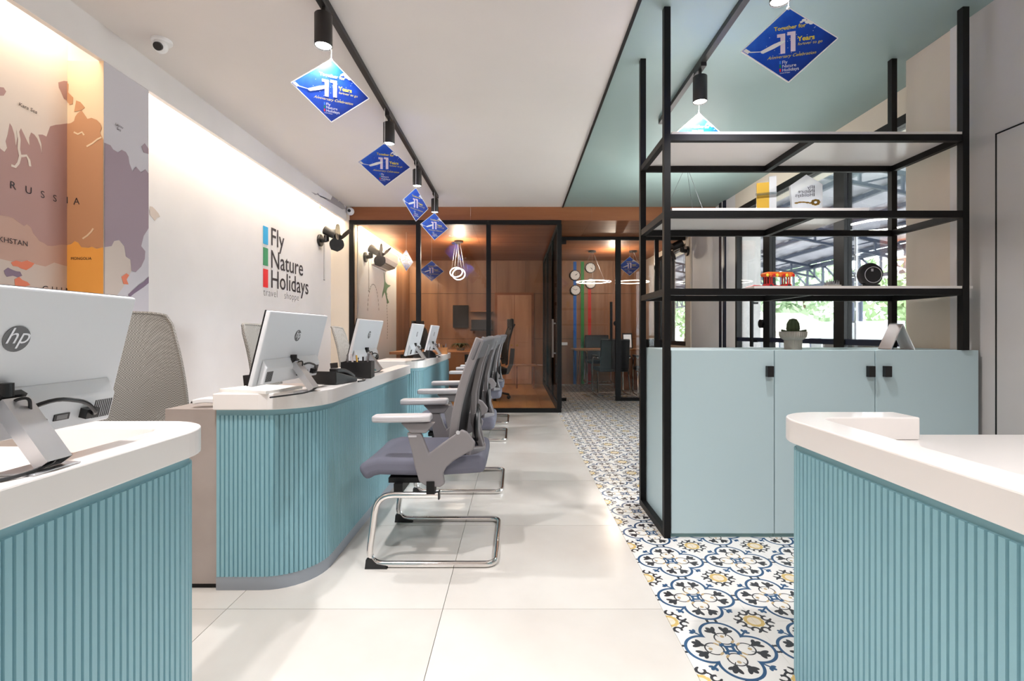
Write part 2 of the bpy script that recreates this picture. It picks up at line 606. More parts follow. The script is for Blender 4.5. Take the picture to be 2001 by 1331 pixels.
# ceilings
XC = 0.62
ceiling = struct(MB().box(-2.75, XC, YF, YG+0.05, CEIL, CEIL+0.1).build('ceiling', 'ceiling_white'), 'plain white ceiling over the counters')
cg = MB().box(XC, 3.0, YF, YG+0.05, CEIL, CEIL+0.1).build('green_ceiling', 'ceiling_green', ceiling)
tr = struct(MB().box(XC-0.008, XC+0.008, YF, YG, CEIL-0.012, CEIL-0.0005).build('trim_1', 'black_metal'), 'thin black strip between white and green ceiling')

# left wall: recess, pilaster, logo wall, far return
wl = sroot('wall_left', 'left wall with world map, lit logo panel and pilaster')
MB().box(-2.75, XL, YF, YG+0.3, 0, CEIL).build('logo_wall', 'wall_white', wl)
MB().box(XL+0.0006, XL+0.002, YF+0.2, 2.632, 0, CEIL).build('map_recess', 'map_sea', wl)
PY0, PY1 = 2.63, 2.95
MB().box(XL-0.01, XB, PY0, PY1, 0, 2.531).build('pilaster', 'map_sea_cool', wl)
MB().box(XL+0.002, XB-0.001, PY0-0.0015, PY0-0.0003, 0, 2.531).build('warm_map_strip', 'map_sea_warm', wl)
MB().box(XL, -2.2, YG-0.02, YG+0.3, 0, CEIL).build('return_wall', 'wall_cream', wl)
bh = struct(MB().box(XB-0.028, XB+0.004, YF, YG-0.02, 2.53, CEIL).build('trim_2', 'wall_white'), 'white cove bulkhead along the left wall')
for a, b in ((-2.8, PY0-0.03), (PY1+0.03, YG-0.06)):
    MB().box(XL+0.05, XL+0.09, a, b, CEIL-0.03, CEIL-0.002).build('cove_strip', 'cove_glow', bh)
    ld = bpy.data.lights.new('cove_light', 'AREA')
    ld.shape = 'RECTANGLE'; ld.size = 0.08; ld.size_y = b-a
    ld.energy = COVE_W*(b-a)/3.4*(0.4 if a < 0 else 1.0); ld.color = (1.0, 0.88, 0.70)
    lo = bpy.data.objects.new('cove_light', ld); C.objects.link(lo)
    lo.location = (XL+0.13, (a+b)/2, CEIL-0.04)
    lo.rotation_euler = (0, math.radians(10), 0)

def flat(parent, name, material, pts, n, off=0.003, thick=0.0006):
    n = Vector(n)
    MB().prism([Vector(p)+n*(off-thick) for p in pts], n*thick).build(name, material, parent)
def wl_poly(name, material, pix, X, off=0.003):
    flat(wl, name, material, [wallp(px, py, X) for px, py in pix], (1, 0, 0), off)
def col_poly(name, material, pix, off=0.004):
    flat(wl, name, material, [facep(px, py, PY0) for px, py in pix], (0, -1, 0), off)

# recess part of the map
coast = [(-160, 330), (-90, 270), (-50, 300), (-20, 262), (0, 290), (8, 296), (13, 288), (10, 275), (14, 262), (18, 240), (22, 246), (27, 262), (30, 285), (34, 262), (40, 250), (46, 262), (52, 275), (57, 284), (56, 268), (60, 258),
         (66, 262), (72, 270), (78, 285), (81, 300), (80, 280), (74, 262), (82, 262), (90, 266), (97, 246), (108, 243), (118, 242), (131.5, 240)]
border = [(131.5, 478), (118, 477), (108, 479), (100, 480), (92, 479), (85, 474), (76, 470), (70, 462), (64, 455), (60, 444), (52, 437), (46, 441), (35, 433), (25, 425), (15, 422), (0, 420), (-60, 428), (-160, 410)]
wl_poly('map_land', 'map_russia', coast+border, XL)
low = [(131.5, 700), (-160, 900)]
wl_poly('map_land', 'map_kazakh', border[::-1][0:1]+[(-160, 412)]+border[::-1][1:]+[(131.5, 520), (105, 512), (88, 520), (70, 516), (55, 508), (30, 512), (0, 505), (-160, 500)], XL, 0.0025)
wl_poly('map_land', 'map_beige', [(-160, 498), (0, 504), (30, 511), (55, 507), (70, 515), (88, 519), (105, 511), (131.5, 519), (131.5, 600), (60, 640), (0, 700), (-160, 760)], XL, 0.0022)
wl_poly('map_land', 'map_coral', [(20, 512), (30, 508), (40, 511), (52, 508), (66, 514), (60, 521), (50, 527), (40, 524), (33, 520), (24, 519)], XL, 0.004)
wl_poly('map_land', 'map_purple', [(6, 528), (14, 522), (22, 526), (30, 529), (38, 530), (42, 538), (33, 541), (24, 538), (12, 540), (8, 534)], XL, 0.004)
wl_poly('map_land', 'map_coral', [(27, 545), (36, 540), (42, 546), (52, 550), (58, 556), (44, 560), (28, 558)], XL, 0.004)
wl_poly('map_land', 'map_russia', [(-10, 168), (6, 170), (11, 178), (6, 186), (-10, 186)], XL)
wl_poly('map_land', 'map_russia', [(113, 160), (124, 157), (131.5, 158), (131.5, 196), (124, 192), (118, 178), (114, 170)], XL)
for pth in ([(33, 255), (36, 272), (35, 290), (38, 304), (34, 318), (28, 325), (20, 322)], [(40, 304), (50, 303), (55, 312), (57, 324)]):
    mb_ = MB()
    P = [wallp(a, b, XL)+Vector((0.0045, 0, 0)) for a, b in pth]
    mb_.bar(P, 0.012, 0.0006, up=(1, 0, 0))
    mb_.build('map_inlet', 'map_sea', wl)
# warm strip
col_poly('map_land', 'map_russia_warm', [(130, 242), (140, 240), (146, 236), (148, 228), (152, 222), (160, 215), (165, 222), (172, 232), (180, 230), (190, 234), (197, 241), (200, 250), (196, 258), (199, 265), (202.5, 272),
          (202.5, 482), (190, 485), (180, 481), (175, 483), (160, 482), (154, 473), (147, 470), (140, 476), (130, 478)])
col_poly('map_land', 'map_mongolia', [(130, 478.5), (140, 476.5), (147, 470.5), (154, 473.5), (160, 482.5), (175, 483.5), (180, 481.5), (190, 485.5), (202.5, 482.5), (202.5, 900), (130, 900)], 0.0035)
col_poly('map_land', 'map_russia_warm', [(131, 160), (135, 164), (134, 180), (144, 190), (143, 203), (137, 204), (131, 196)])
col_poly('map_land', 'map_russia_warm', [(150, 196), (158, 199), (167, 210), (160, 215), (146, 218)])
for pth in ([(171, 286), (182, 280), (192, 272), (200, 268)], [(163, 466), (172, 460), (180, 452), (184, 446)], [(146, 258), (154, 262), (162, 258), (166, 264)]):
    mb_ = MB()
    mb_.bar([facep(a, b, PY0)+Vector((0, -0.0055, 0)) for a, b in pth], 0.009, 0.0006, up=(0, -1, 0))
    mb_.build('map_inlet', 'map_sea_warm', wl)
# pilaster
wl_poly('map_land', 'map_russia_cool', [(203.5, 278), (215, 283), (220, 291), (230, 297), (237, 292), (245, 296), (250, 305), (252, 318), (258, 334), (265, 325), (275, 336), (283, 330), (289.5, 338),
         (289.5, 445), (280, 460), (275, 480), (283, 490), (282, 505), (275, 520), (264, 531), (256, 528), (254, 506), (245, 500), (242, 480), (232, 468), (222, 470), (217, 480), (203.5, 482)], XB)
wl_poly('map_land', 'map_russia_cool', [(276, 285), (282, 279), (289.5, 290), (289.5, 300), (280, 297)], XB)
wl_poly('map_land', 'map_beige', [(203.5, 482.5), (217, 480.5), (222, 470.5), (232, 468.5), (242, 480.5), (245, 500.5), (254, 506.5), (256, 528), (248, 545), (240, 560), (225, 580), (203.5, 600)], XB, 0.0025)
wl_poly('map_land', 'map_coral', [(236, 540), (246, 533), (251, 537), (246, 545), (250, 555), (240, 554)], XB, 0.004)
wl_poly('map_land', 'map_purple', [(270, 556), (280, 550), (289.5, 540), (289.5, 552), (280, 560), (262, 572), (252, 580), (250, 574)], XB, 0.004)
wl_poly('map_land', 'map_pink', [(203.5, 790), (215, 770), (230, 756), (243, 735), (252, 742), (258, 790), (262, 840), (250, 870), (203.5, 880)], XB, 0.003)
# strip on the logo wall beyond the pilaster, and the grey land on the bulkhead
wl_poly('map_land', 'map_beige', [(292, 402), (297, 403), (303, 409), (309, 416), (312, 423), (306, 424), (302, 431), (297, 424), (292, 419)], XL, 0.003)
flat(bh, 'map_land', 'map_grey', [wallp(a, b, XB+0.003) for a, b in [(608, 374), (615, 380), (621, 376), (626, 384), (633, 386), (640, 388), (646, 390), (650, 379), (656, 384), (661, 393), (667, 390), (672, 400), (676, 408), (668, 408), (655, 400), (640, 391.5), (620, 379)]], (1, 0, 0))
ink = MB()
for ch, px, py, s in (('R', 22, 368, .052), ('U', 52, 377, .052), ('S', 82, 386, .052), ('S', 106, 393, .05)):
    put_text(ink, ch, s, wallp(px, py, XL)-Vector((0, 0.013, 0)), (0, 1, 0), (0, 0, 1), 0.005)
put_text(ink, 'KAZAKHSTAN', 0.036, wallp(48, 480, XL)-Vector((0, 0.222, 0)), (0, 1, 0), (0, 0, 1), 0.005)
put_text(ink, 'CHINA', 0.05, wallp(80, 570, XL), (0, 1, 0), (0, 0, 1), 0.005, spacing=1.6)
put_text(ink, 'OCEAN', 0.034, wallp(95, 830, XL), (0, 1, 0), (0, 0, 1), 0.005, spacing=1.4)
put_text(ink, 'Kara Sea', 0.026, wallp(34, 205, XL), (0, 1, 0), (0, 0, 1), 0.005, shear=0.2)
put_text(ink, 'I', 0.052, facep(131, 397, PY0), (1, 0, 0), (0, 0, 1), 0.0055)
put_text(ink, 'A', 0.052, facep(145, 399, PY0), (1, 0, 0), (0, 0, 1), 0.0055)
put_text(ink, 'MONGOLIA', 0.021, facep(140, 507, PY0), (1, 0, 0), (0, 0, 1), 0.0055)
put_text(ink, 'Laptev\n  Sea', 0.021, wallp(223, 243, XB), (0, 1, 0), (0, 0, 1), 0.005, shear=0.2)
put_text(ink, 'WESTERN\nAUSTRALIA', 0.013, wallp(206, 803, XB), (0, 1, 0), (0, 0, 1), 0.005)
ink.build('map_lettering', 'ink', wl)

# company lettering on the lit wall
lg = thing('wall_logo', 'large wall lettering Fly Nature Holidays with blue, green and red bars', 'sign', (XL, 4.9, 1.75))
def WLc(px, py): return wallp(px, py, XL)
yb0, yb1 = 4.668, 4.752
for col_, t, b_ in (('bar_blue', 440, 475), ('bar_green', 482, 517), ('bar_red', 524, 560)):
    z1 = EYE+(650-t)/F*4.67; z0 = EYE+(650-b_)/F*4.67
    MB().box(0.001, 0.006, yb0-4.9, yb1-4.9, z0-1.75, z1-1.75).build('colour_bar', col_, lg)
for body, base_py, sz in (('Fly', 474, 0.255), ('Nature', 519, 0.255), ('Holidays', 559, 0.255)):
    z = EYE+(650-base_py)/F*4.72
    mb_ = MB()
    put_text(mb_, body, sz, (0, yb1+0.05-4.9, z-1.75), (0, 1, 0), (0, 0, 1), 0.003, offset=0.0015)
    mb_.build('lettering', 'ink', lg)
for word, dy_ in (('travel', 0.0), ('shoppe', 0.42)):
    mb_ = MB()
    put_text(mb_, word, 0.108, (0, yb0-4.9+dy_, EYE+(650-577)/F*4.7-1.75), (0, 1, 0), (0, 0, 1), 0.003, spacing=1.12, offset=-0.002)
    mb_.build('lettering', 'ink', lg)

# right wall: near bump with flush door, then the window wall
wr = sroot('wall_right', 'right wall, grey near the shelf and white around the windows')
MB().box(XN, 3.0, YF, 2.97, 0, CEIL).build('near_wall', 'wall_grey', wr)
MB().box(XN-0.012, XN-0.0005, 2.62, 2.66, 0, CEIL).build('corner_bead', 'wall_white', wr)
MB().box(XN-0.004, XN-0.0003, 2.66, 2.97, 0, CEIL).build('cream_panel', 'wall_cream', wr)
MB().box(XW, 2.95, 2.97, 5.83, 2.535, CEIL).build('lintel', 'wall_cream', wr)
MB().box(XW, 2.95, 5.83, 7.36, 0, CEIL).build('window_pier', 'wall_white', wr)
MB().box(XW-0.02, 2.95, 7.28, 7.48, 0, CEIL).build('pier_return', 'wall_cream', wr)
MB().box(XW, 2.95, 7.48, 8.95, 2.45, CEIL).build('lintel', 'wall_cream', wr)
MB().box(XW, 2.95, 7.48, 8.95, 0, 0.85).build('sill_wall', 'wall_cream', wr)
MB().box(XW, 2.95, 8.95, YE+0.2, 0, CEIL).build('rear_pier', 'wall_cream', wr)
d1 = struct(MB().box(XN-0.004, XN+0.01, 1.50, 2.41, 0.0, 2.04).build('door_1', 'wall_grey', bevel=0.002), 'flush grey door in the right wall')
MB().box(XN-0.0045, XN-0.0002, 2.411, 2.417, 0, 2.046).box(XN-0.0045, XN-0.0002, 1.49, 2.417, 2.041, 2.047).build('door_gap', 'black_metal', d1)

# the glazed shopfront to the right
w1 = sroot('window_1', 'tall black framed glazing of the right wall')
fr = MB()
fr.box(XW-0.01, XW+0.07, 2.97, 5.83, 2.47, 2.535)
fr.box(XW+0.0, XW+0.06, 2.97, 5.83, 0.0, 0.08)
fr.build('head_rail', 'black_metal', w1)
for yy, ww in ((3.03, 0.10), (3.955, 0.13), (5.10, 0.13), (5.80, 0.04)):
    MB().box(XW-0.005, XW+0.06, yy-ww/2, yy+ww/2, 0.0, 2.5).build('mullion', 'black_metal', w1)
for a, b in ((3.08, 3.89), (4.02, 5.035), (5.165, 5.78)):
    MB().box(XW+0.005, XW+0.05, a, b, 0.955, 1.0).build('transom', 'navy_frame', w1)
    MB().box(XW+0.022, XW+0.028, a, b, 0.08, 0.955).build('pane', 'window_glass', w1)
    MB().box(XW+0.022, XW+0.028, a, b, 1.0, 2.47).build('pane', 'window_glass', w1)
hb = MB()
hb.box(XW-0.06, XW-0.035, 5.31, 5.345, 0.90, 1.42)
hb.build('pull_handle', 'black_metal', w1)
MB().box(XW-0.04, XW+0.02, 5.315, 5.34, 1.37, 1.39).box(XW-0.04, XW+0.02, 5.315, 5.34, 0.95, 0.97).build('handle_bracket', 'black_metal', w1)
MB().cyl((XW-0.03, 5.18, 1.15), (XW+0.02, 5.18, 1.15), 0.045, n=16).build('lock_case', 'black_metal', w1)
MB().box(XW-0.025, XW, 6.08, 6.24, 0.0, CEIL).build('jamb_trim', 'navy_frame', w1)
MB().box(XW-0.027, XW-0.004, 6.13, 6.15, 0.0, CEIL).build('jamb_gasket', 'white_plastic', w1)

w2 = sroot('window_2', 'black framed window of the rear office')
MB().box(XW, XW+0.06, 7.5, 7.56, 0.85, 2.45).box(XW, XW+0.06, 8.88, 8.95, 0.85, 2.45).box(XW, XW+0.06, 7.5, 8.95, 0.85, 0.92).box(XW, XW+0.06, 7.5, 8.95, 2.39, 2.45).build('window_frame', 'black_metal', w2)
MB().box(XW, XW+0.05, 8.2, 8.26, 0.92, 2.39).build('mullion', 'black_metal', w2)
for a, b in ((7.56, 8.2), (8.26, 8.88)):
    MB().box(XW+0.02, XW+0.026, a, b, 0.92, 2.39).build('pane', 'window_glass', w2)
# wall behind the camera
wf = struct(MB().box(-2.75, 3.0, YF-0.2, YF, 0, CEIL).build('wall_front', 'wall_white'), 'plain white wall behind the viewer')

# end wall, soffit and the wood lined rooms
we = sroot('wall_end', 'wood panelled end wall behind the glass')
MB().box(-2.75, 3.0, YE+0.02, YE+0.2, 0, CEIL).build('backing', 'black_metal', we)
pw = 0.60
xx = -2.2
while xx < 2.64:
    x1 = min(xx+pw, 2.645)
    for z0, z1 in ((0.0, 0.93), (0.936, 1.86), (1.866, SOFF+0.1)):
        MB().box(xx+0.002, x1-0.002, YE, YE+0.02, z0, z1).build('wood_panel', 'wood_panel', we)
    xx += pw
ws = sroot('trim_3', 'wooden soffit above the glass partition')
for a, b in ((-2.2, -0.6), (-0.598, 1.0), (1.002, 2.645)):
    MB().box(a, b, YG-0.001, YG+0.02, SOFF, CEIL).build('fascia_board', 'wood_soffit', ws)
    for q in range(4):
        y0_ = YG+0.021+q*0.885
        MB().box(a, b, y0_, y0_+0.883, SOFF, SOFF+0.02).build('soffit_board', 'wood_soffit', ws)
MB().box(-2.75, 3.0, YG+0.02, YE+0.2, SOFF+0.02, SOFF+0.06).build('soffit_backing', 'black_metal', ws)
wc = sroot('wall_cabin', 'left wall of the glass cabin, pale poster then wood')
MB().box(-2.75, -2.2, YG+0.3, YE+0.1, 0, SOFF+0.02).build('backing', 'wall_white', wc)
MB().box(-2.2, -2.19, YG+0.31, 8.86, 0, SOFF).build('poster_panel', 'poster_blue', wc)
for a, b in ((8.87, 9.4), (9.402, YE)):
    MB().box(-2.2, -2.185, a, b, 0, SOFF).build('wood_panel', 'wood_panel', wc)
XPW = -2.19
flat(wc, 'plane_print', 'plane_green', [wallp(a, b, XPW) for a, b in [(749.5, 530), (751, 534), (753, 550), (757, 555), (763.5, 557), (757, 562), (755, 568), (756, 580), (760, 590), (757, 593), (753, 575), (751, 570), (746.5, 582), (747, 572), (750, 560), (751, 548)]], (1, 0, 0))
for i in range(18):
    t0 = PI*i/18; t1 = t0+PI/32
    y_c = 7.43; z_c = 1.38
    P = [Vector((XPW+0.003, y_c-0.29*math.cos(t), z_c+0.42*math.sin(t)*(1.0))) for t in (t0, t1)]
    MB().bar(P, 0.012, 0.0006, up=(1, 0, 0)).build('dash', 'ink', wc)
for i in range(16):
    z_ = 0.95+i*0.05
    MB().box(XPW+0.002, XPW+0.003, 8.22+0.02*math.sin(i*.4), 8.235+0.02*math.sin(i*.4), z_, z_+0.03).build('dash', 'ink', wc)
MB().box(-2.18, -2.15, YG+0.32, YE-0.05, SOFF-0.03, SOFF-0.003).build('cove_strip', 'cove_glow', wc)
ld = bpy.data.lights.new('cabin_cove_light', 'AREA')
ld.shape = 'RECTANGLE'; ld.size = 0.06; ld.size_y = 3.0; ld.energy = 48; ld.color = (1.0, 0.8, 0.5)
lo = bpy.data.objects.new('cabin_cove_light', ld); C.objects.link(lo)
lo.location = (-1.98, 8.2, SOFF-0.04); lo.rotation_euler = (0, math.radians(30), 0)

# glass partition of the cabin
pg = tag(sroot('glass_partition'), 'black framed glass partition closing off the cabin', 'partition')
del pg['kind']
xm = [-2.2, -1.287, -0.36, 0.575]
def black(mb, name='frame_bar', par=None, m='black_metal'): return mb.build(name, m, par)
black(MB().box(-2.2, 0.60, YG-0.025, YG+0.025, SOFF-0.055, SOFF), 'head_rail', pg)
black(MB().box(-2.2, 0.60, YG-0.025, YG+0.025, 0, 0.055), 'floor_rail', pg)
for x_ in (-2.17, -1.287, -0.36, 0.575):
    w_ = 0.03
    black(MB().box(x_-w_, x_+w_, YG-0.025, YG+0.025, 0.055, SOFF-0.055), 'mullion', pg)
for a, b in ((-2.14, -1.317), (-1.257, -0.39), (-0.33, 0.545)):
    MB().box(a, b, YG-0.004, YG+0.004, 0.055, SOFF-0.055).build('pane', 'partition_glass', pg)
# side of the cabin along the aisle
pside = tag(sroot('side_partition'), 'dark tinted glass side wall of the cabin behind its corner post', 'partition')
del pside['kind']
black(MB().box(0.555, 0.60, YG+0.03, YE, SOFF-0.05, SOFF), 'head_rail', pside)
black(MB().box(0.555, 0.60, YG+0.03, YE, 0, 0.09), 'floor_rail', pside)
for yy in (7.55, 8.75, YE-0.03):
    black(MB().box(0.555, 0.60, yy-0.02, yy+0.02, 0.09, SOFF-0.05), 'mullion', pside)
for a, b in ((YG+0.03, 7.53), (7.57, 8.73), (8.77, YE-0.05)):
    MB().box(0.572, 0.58, a, b, 0.09, SOFF-0.05).build('pane', 'dark_glass', pside)
MB().box(0.52, 0.545, 6.95, 6.975, 0.7, 1.25).box(0.53, 0.575, 6.955, 6.97, 0.75, 0.77).box(0.53, 0.575, 6.955, 6.97, 1.18, 1.2).build('pull_handle', 'steel', pside)

# rear glass door and sidelight
d2 = tag(sroot('glass_door'), 'frameless glass door with long black pull handle at the corridor end', 'door')
del d2['kind']
black(MB().box(0.60, 1.6255, YR-0.025, YR+0.025, SOFF-0.05, SOFF-0.001), 'head_rail', d2)
MB().box(0.62, 1.54, YR-0.005, YR+0.005, 0.02, SOFF-0.05).build('door_leaf', 'partition_glass', d2)
black(MB().box(1.545, 1.625, YR-0.025, YR+0.025, 0, SOFF-0.05), 'jamb', d2)
black(MB().box(0.605, 0.78, YR-0.04, YR+0.02, 0.0, 0.045), 'floor_patch', d2)
black(MB().box(0.605, 0.78, YR-0.02, YR+0.02, SOFF-0.11, SOFF-0.05), 'head_patch', d2)
MB().box(1.45, 1.485, YR-0.07, YR-0.04, 0.93, 1.53).box(1.46, 1.475, YR-0.045, YR, 1.0, 1.02).box(1.46, 1.475, YR-0.045, YR, 1.44, 1.46).build('pull_handle', 'black_metal', d2)
MB().cyl((1.545, YR-0.05, 1.2), (1.545, YR-0.025, 1.2), 0.04).build('lock_case', 'black_metal', d2)
sl = tag(sroot('glass_sidelight'), 'fixed glass panel with black floor rail right of the corridor door', 'partition')
del sl['kind']
MB().box(1.626, XW, YR-0.004, YR+0.004, 0.05, SOFF-0.05).build('pane', 'partition_glass', sl)
black(MB().box(1.626, XW-0.022, YR-0.025, YR+0.025, 0, 0.05), 'floor_rail', sl)
black(MB().box(1.626, XW-0.022, YR-0.025, YR+0.025, SOFF-0.05, SOFF-0.001), 'head_rail', sl)
black(MB().box(2.15, 2.21, YR-0.025, YR+0.025, 0.05, SOFF-0.05), 'mullion', sl)

# ------------------------------------------------------------------ reception counters
HT, HB = 0.805, 0.739
SLAT_P = 0.018
slat = MB()
hw, fw, dp = 0.0082, 0.0058, 0.0065
slat.prism([(-hw, 0, 0), (-fw, -dp, 0), (fw, -dp, 0), (hw, 0, 0)], (0, 0, 0.658))
slat_mesh = slat.mesh('slat')

def offset_path(pts, d):
    """pts: list of (x,y); positive d moves to the right of travel"""
    out = []
    n = len(pts)
    for i in range(n):
        def nrm(a, b):
            t = (b-a).normalized(); return Vector((t.y, -t.x))
        ns_ = []
        if i > 0: ns_.append(nrm(pts[i-1], pts[i]))
        if i < n-1: ns_.append(nrm(pts[i], pts[i+1]))
        nn = sum(ns_, Vector((0, 0))).normalized()
        k = nn.dot(ns_[0])
        out.append(pts[i]+nn*(d/max(k, 0.3)))
    return out
def band(mb, pts, d0, d1, z0, z1):
    """vertical band between two offsets of a contour"""
    a = offset_path(pts, d0); b = offset_path(pts, d1)
    n = len(a)
    vs = []
    for i in range(n):
        vs += [(a[i].x, a[i].y, z0), (b[i].x, b[i].y, z0), (b[i].x, b[i].y, z1), (a[i].x, a[i].y, z1)]
    fs = []
    for i in range(n-1):
        for q in range(4):
            r = (q+1) % 4
            fs.append((i*4+q, i*4+r, (i+1)*4+r, (i+1)*4+q))
    fs += [(0, 1, 2, 3), tuple((n-1)*4+q for q in (3, 2, 1, 0))]
    return mb.add(vs, fs)

def counter(label, xa, y0, y1, xe, R, end, rim_w=0.10, desk_x=None):
    """xa: aisle face, y0..y1 span, xe: inner end of the rounded end; end 'near'|'far' is the rounded one"""
    root = thing('reception_counter', label, 'counter', ((xa+xe)/2, (y0+y1)/2, 0))
    O = Vector(root.location)
    s = 1 if xe > xa else -1                       # inward direction
    ye, yo = (y0, y1) if end == 'near' else (y1, y0)
    dy = 1 if end == 'near' else -1                # from rounded end along the aisle
    c = Vector((xa+s*R, ye+dy*R))
    pts = [Vector((xe, ye))]
    N = 10
    for i in range(N+1):
        w = (PI/2)*i/N
        pts.append(c+Vector((-s*R*math.sin(w), -dy*R*math.cos(w))))
    pts.append(Vector((xa, yo)))
    # inward must be the side on which 'd' is positive
    t = (pts[-1]-pts[-2]).normalized()
    sgn = 1 if Vector((t.y, -t.x)).x*s > 0 else -1
    L = [p-Vector((O.x, O.y)) for p in pts]
    rim = band(MB(), L, 0, sgn*rim_w, HB, HT).build('rim', 'counter_white', root, bevel=0.004)
    xi = desk_x if desk_x is not None else xe
    xw0 = xa+s*0.03
    desk = MB()
    inner = offset_path(L, sgn*0.032)
    poly = [Vector((p.x, p.y, HB-0.035)) for p in inner]+[Vector((xe-O.x+0.0*s, yo-O.y, HB-0.035))]
    desk.prism(poly, (0, 0, 0.0345))
    desk.build('work_surface', 'counter_white', root)
    if desk_x is not None:
        ya, yb = sorted((ye+dy*0.02, yo))
        xa_, xb_ = sorted((xe-O.x-0.0*s, desk_x-O.x))
        MB().box(xa_, xb_, ya-O.y, yb-O.y, HB-0.036, HB-0.001).build('desk_return', 'counter_white', root)
    band(MB(), L, sgn*0.027, sgn*0.045, 0.055, HB-0.0005).build('curved_body', 'teal_paint', root, smooth=True)
    band(MB(), L, sgn*0.024, sgn*0.05, 0.0, 0.055).build('plinth', 'plinth_grey', root, smooth=True)
    # closed square end and inner side
    xs_ = sorted((xa+s*0.03-O.x, xe-O.x)); yy = yo-O.y
    MB().box(xs_[0], xs_[1], min(yy, yy-dy*0.02), max(yy, yy-dy*0.02), 0, HB-0.001).build('end_panel', 'teal_paint', root)
    # slats along the contour
    path = offset_path(L, sgn*0.027)
    seg = [(path[i+1]-path[i]).length for i in range(len(path)-1)]
    total = sum(seg)
    d = 0.010
    while d < total-0.006:
        r = d; i = 0
        while i < len(seg)-1 and r > seg[i]: r -= seg[i]; i += 1
        t = (path[i+1]-path[i]).normalized()
        p = path[i]+t*r
        nrm = -Vector((t.y, -t.x))*sgn               # outward
        o = link('slat', slat_mesh, 'teal_paint', root, loc=(p.x, p.y, 0.056))
        o.rotation_euler = (0, 0, math.atan2(nrm.y, nrm.x)+PI/2)
        d += SLAT_P
    return root

c1 = counter('nearest left teal slatted counter with white top in the left foreground', -0.81, -0.35, 1.35, -1.215, 0.15, 'far', desk_x=-1.75)
c2 = counter('middle left teal slatted counter with rounded near corner beside the first grey chair', -0.81, 1.95, 3.72, -1.224, 0.23, 'near')
c3 = counter('farthest left teal slatted counter next to the glass partition', -0.81, 4.22, 6.0, -1.30, 0.20, 'near', desk_x=-1.6)
c4 = counter('right foreground teal slatted counter with white top in front of the green cabinet', 0.778, -0.35, 1.505, 1.175, 0.15, 'far', desk_x=1.62)
# taupe pedestals under the desk returns
def pedestal(label, x0, x1, y0, y1, h):
    r = thing('drawer_pedestal', label, 'pedestal', ((x0+x1)/2, (y0+y1)/2, 0), group=None)
    cx, cy = (x0+x1)/2, (y0+y1)/2
    MB().box(x0-cx, x1-cx, y0-cy, y1-cy, 0.02, h).build('body', 'taupe_board', r, bevel=0.002)
    MB().box(x0-cx+.01, x1-cx-.01, y0-cy+.01, y1-cy-.01, 0, 0.02).build('base', 'black_metal', r)
    for k in range(3):
        z0 = 0.05+k*0.21
        f = MB().box(x0-cx-0.012, x0-cx-0.0005, y0-cy+.02, y1-cy-.02, z0, z0+0.2).build('drawer', 'taupe_board', r)
        MB().box(x0-cx-0.03, x0-cx-0.0125, -0.05, 0.05, z0+0.1, z0+0.11).build('handle', 'steel', f)
    return r
pedestal('taupe pedestal with flat side panel at the near end of the middle counter', -1.44, -1.228, 1.985, 3.0, 0.7385)

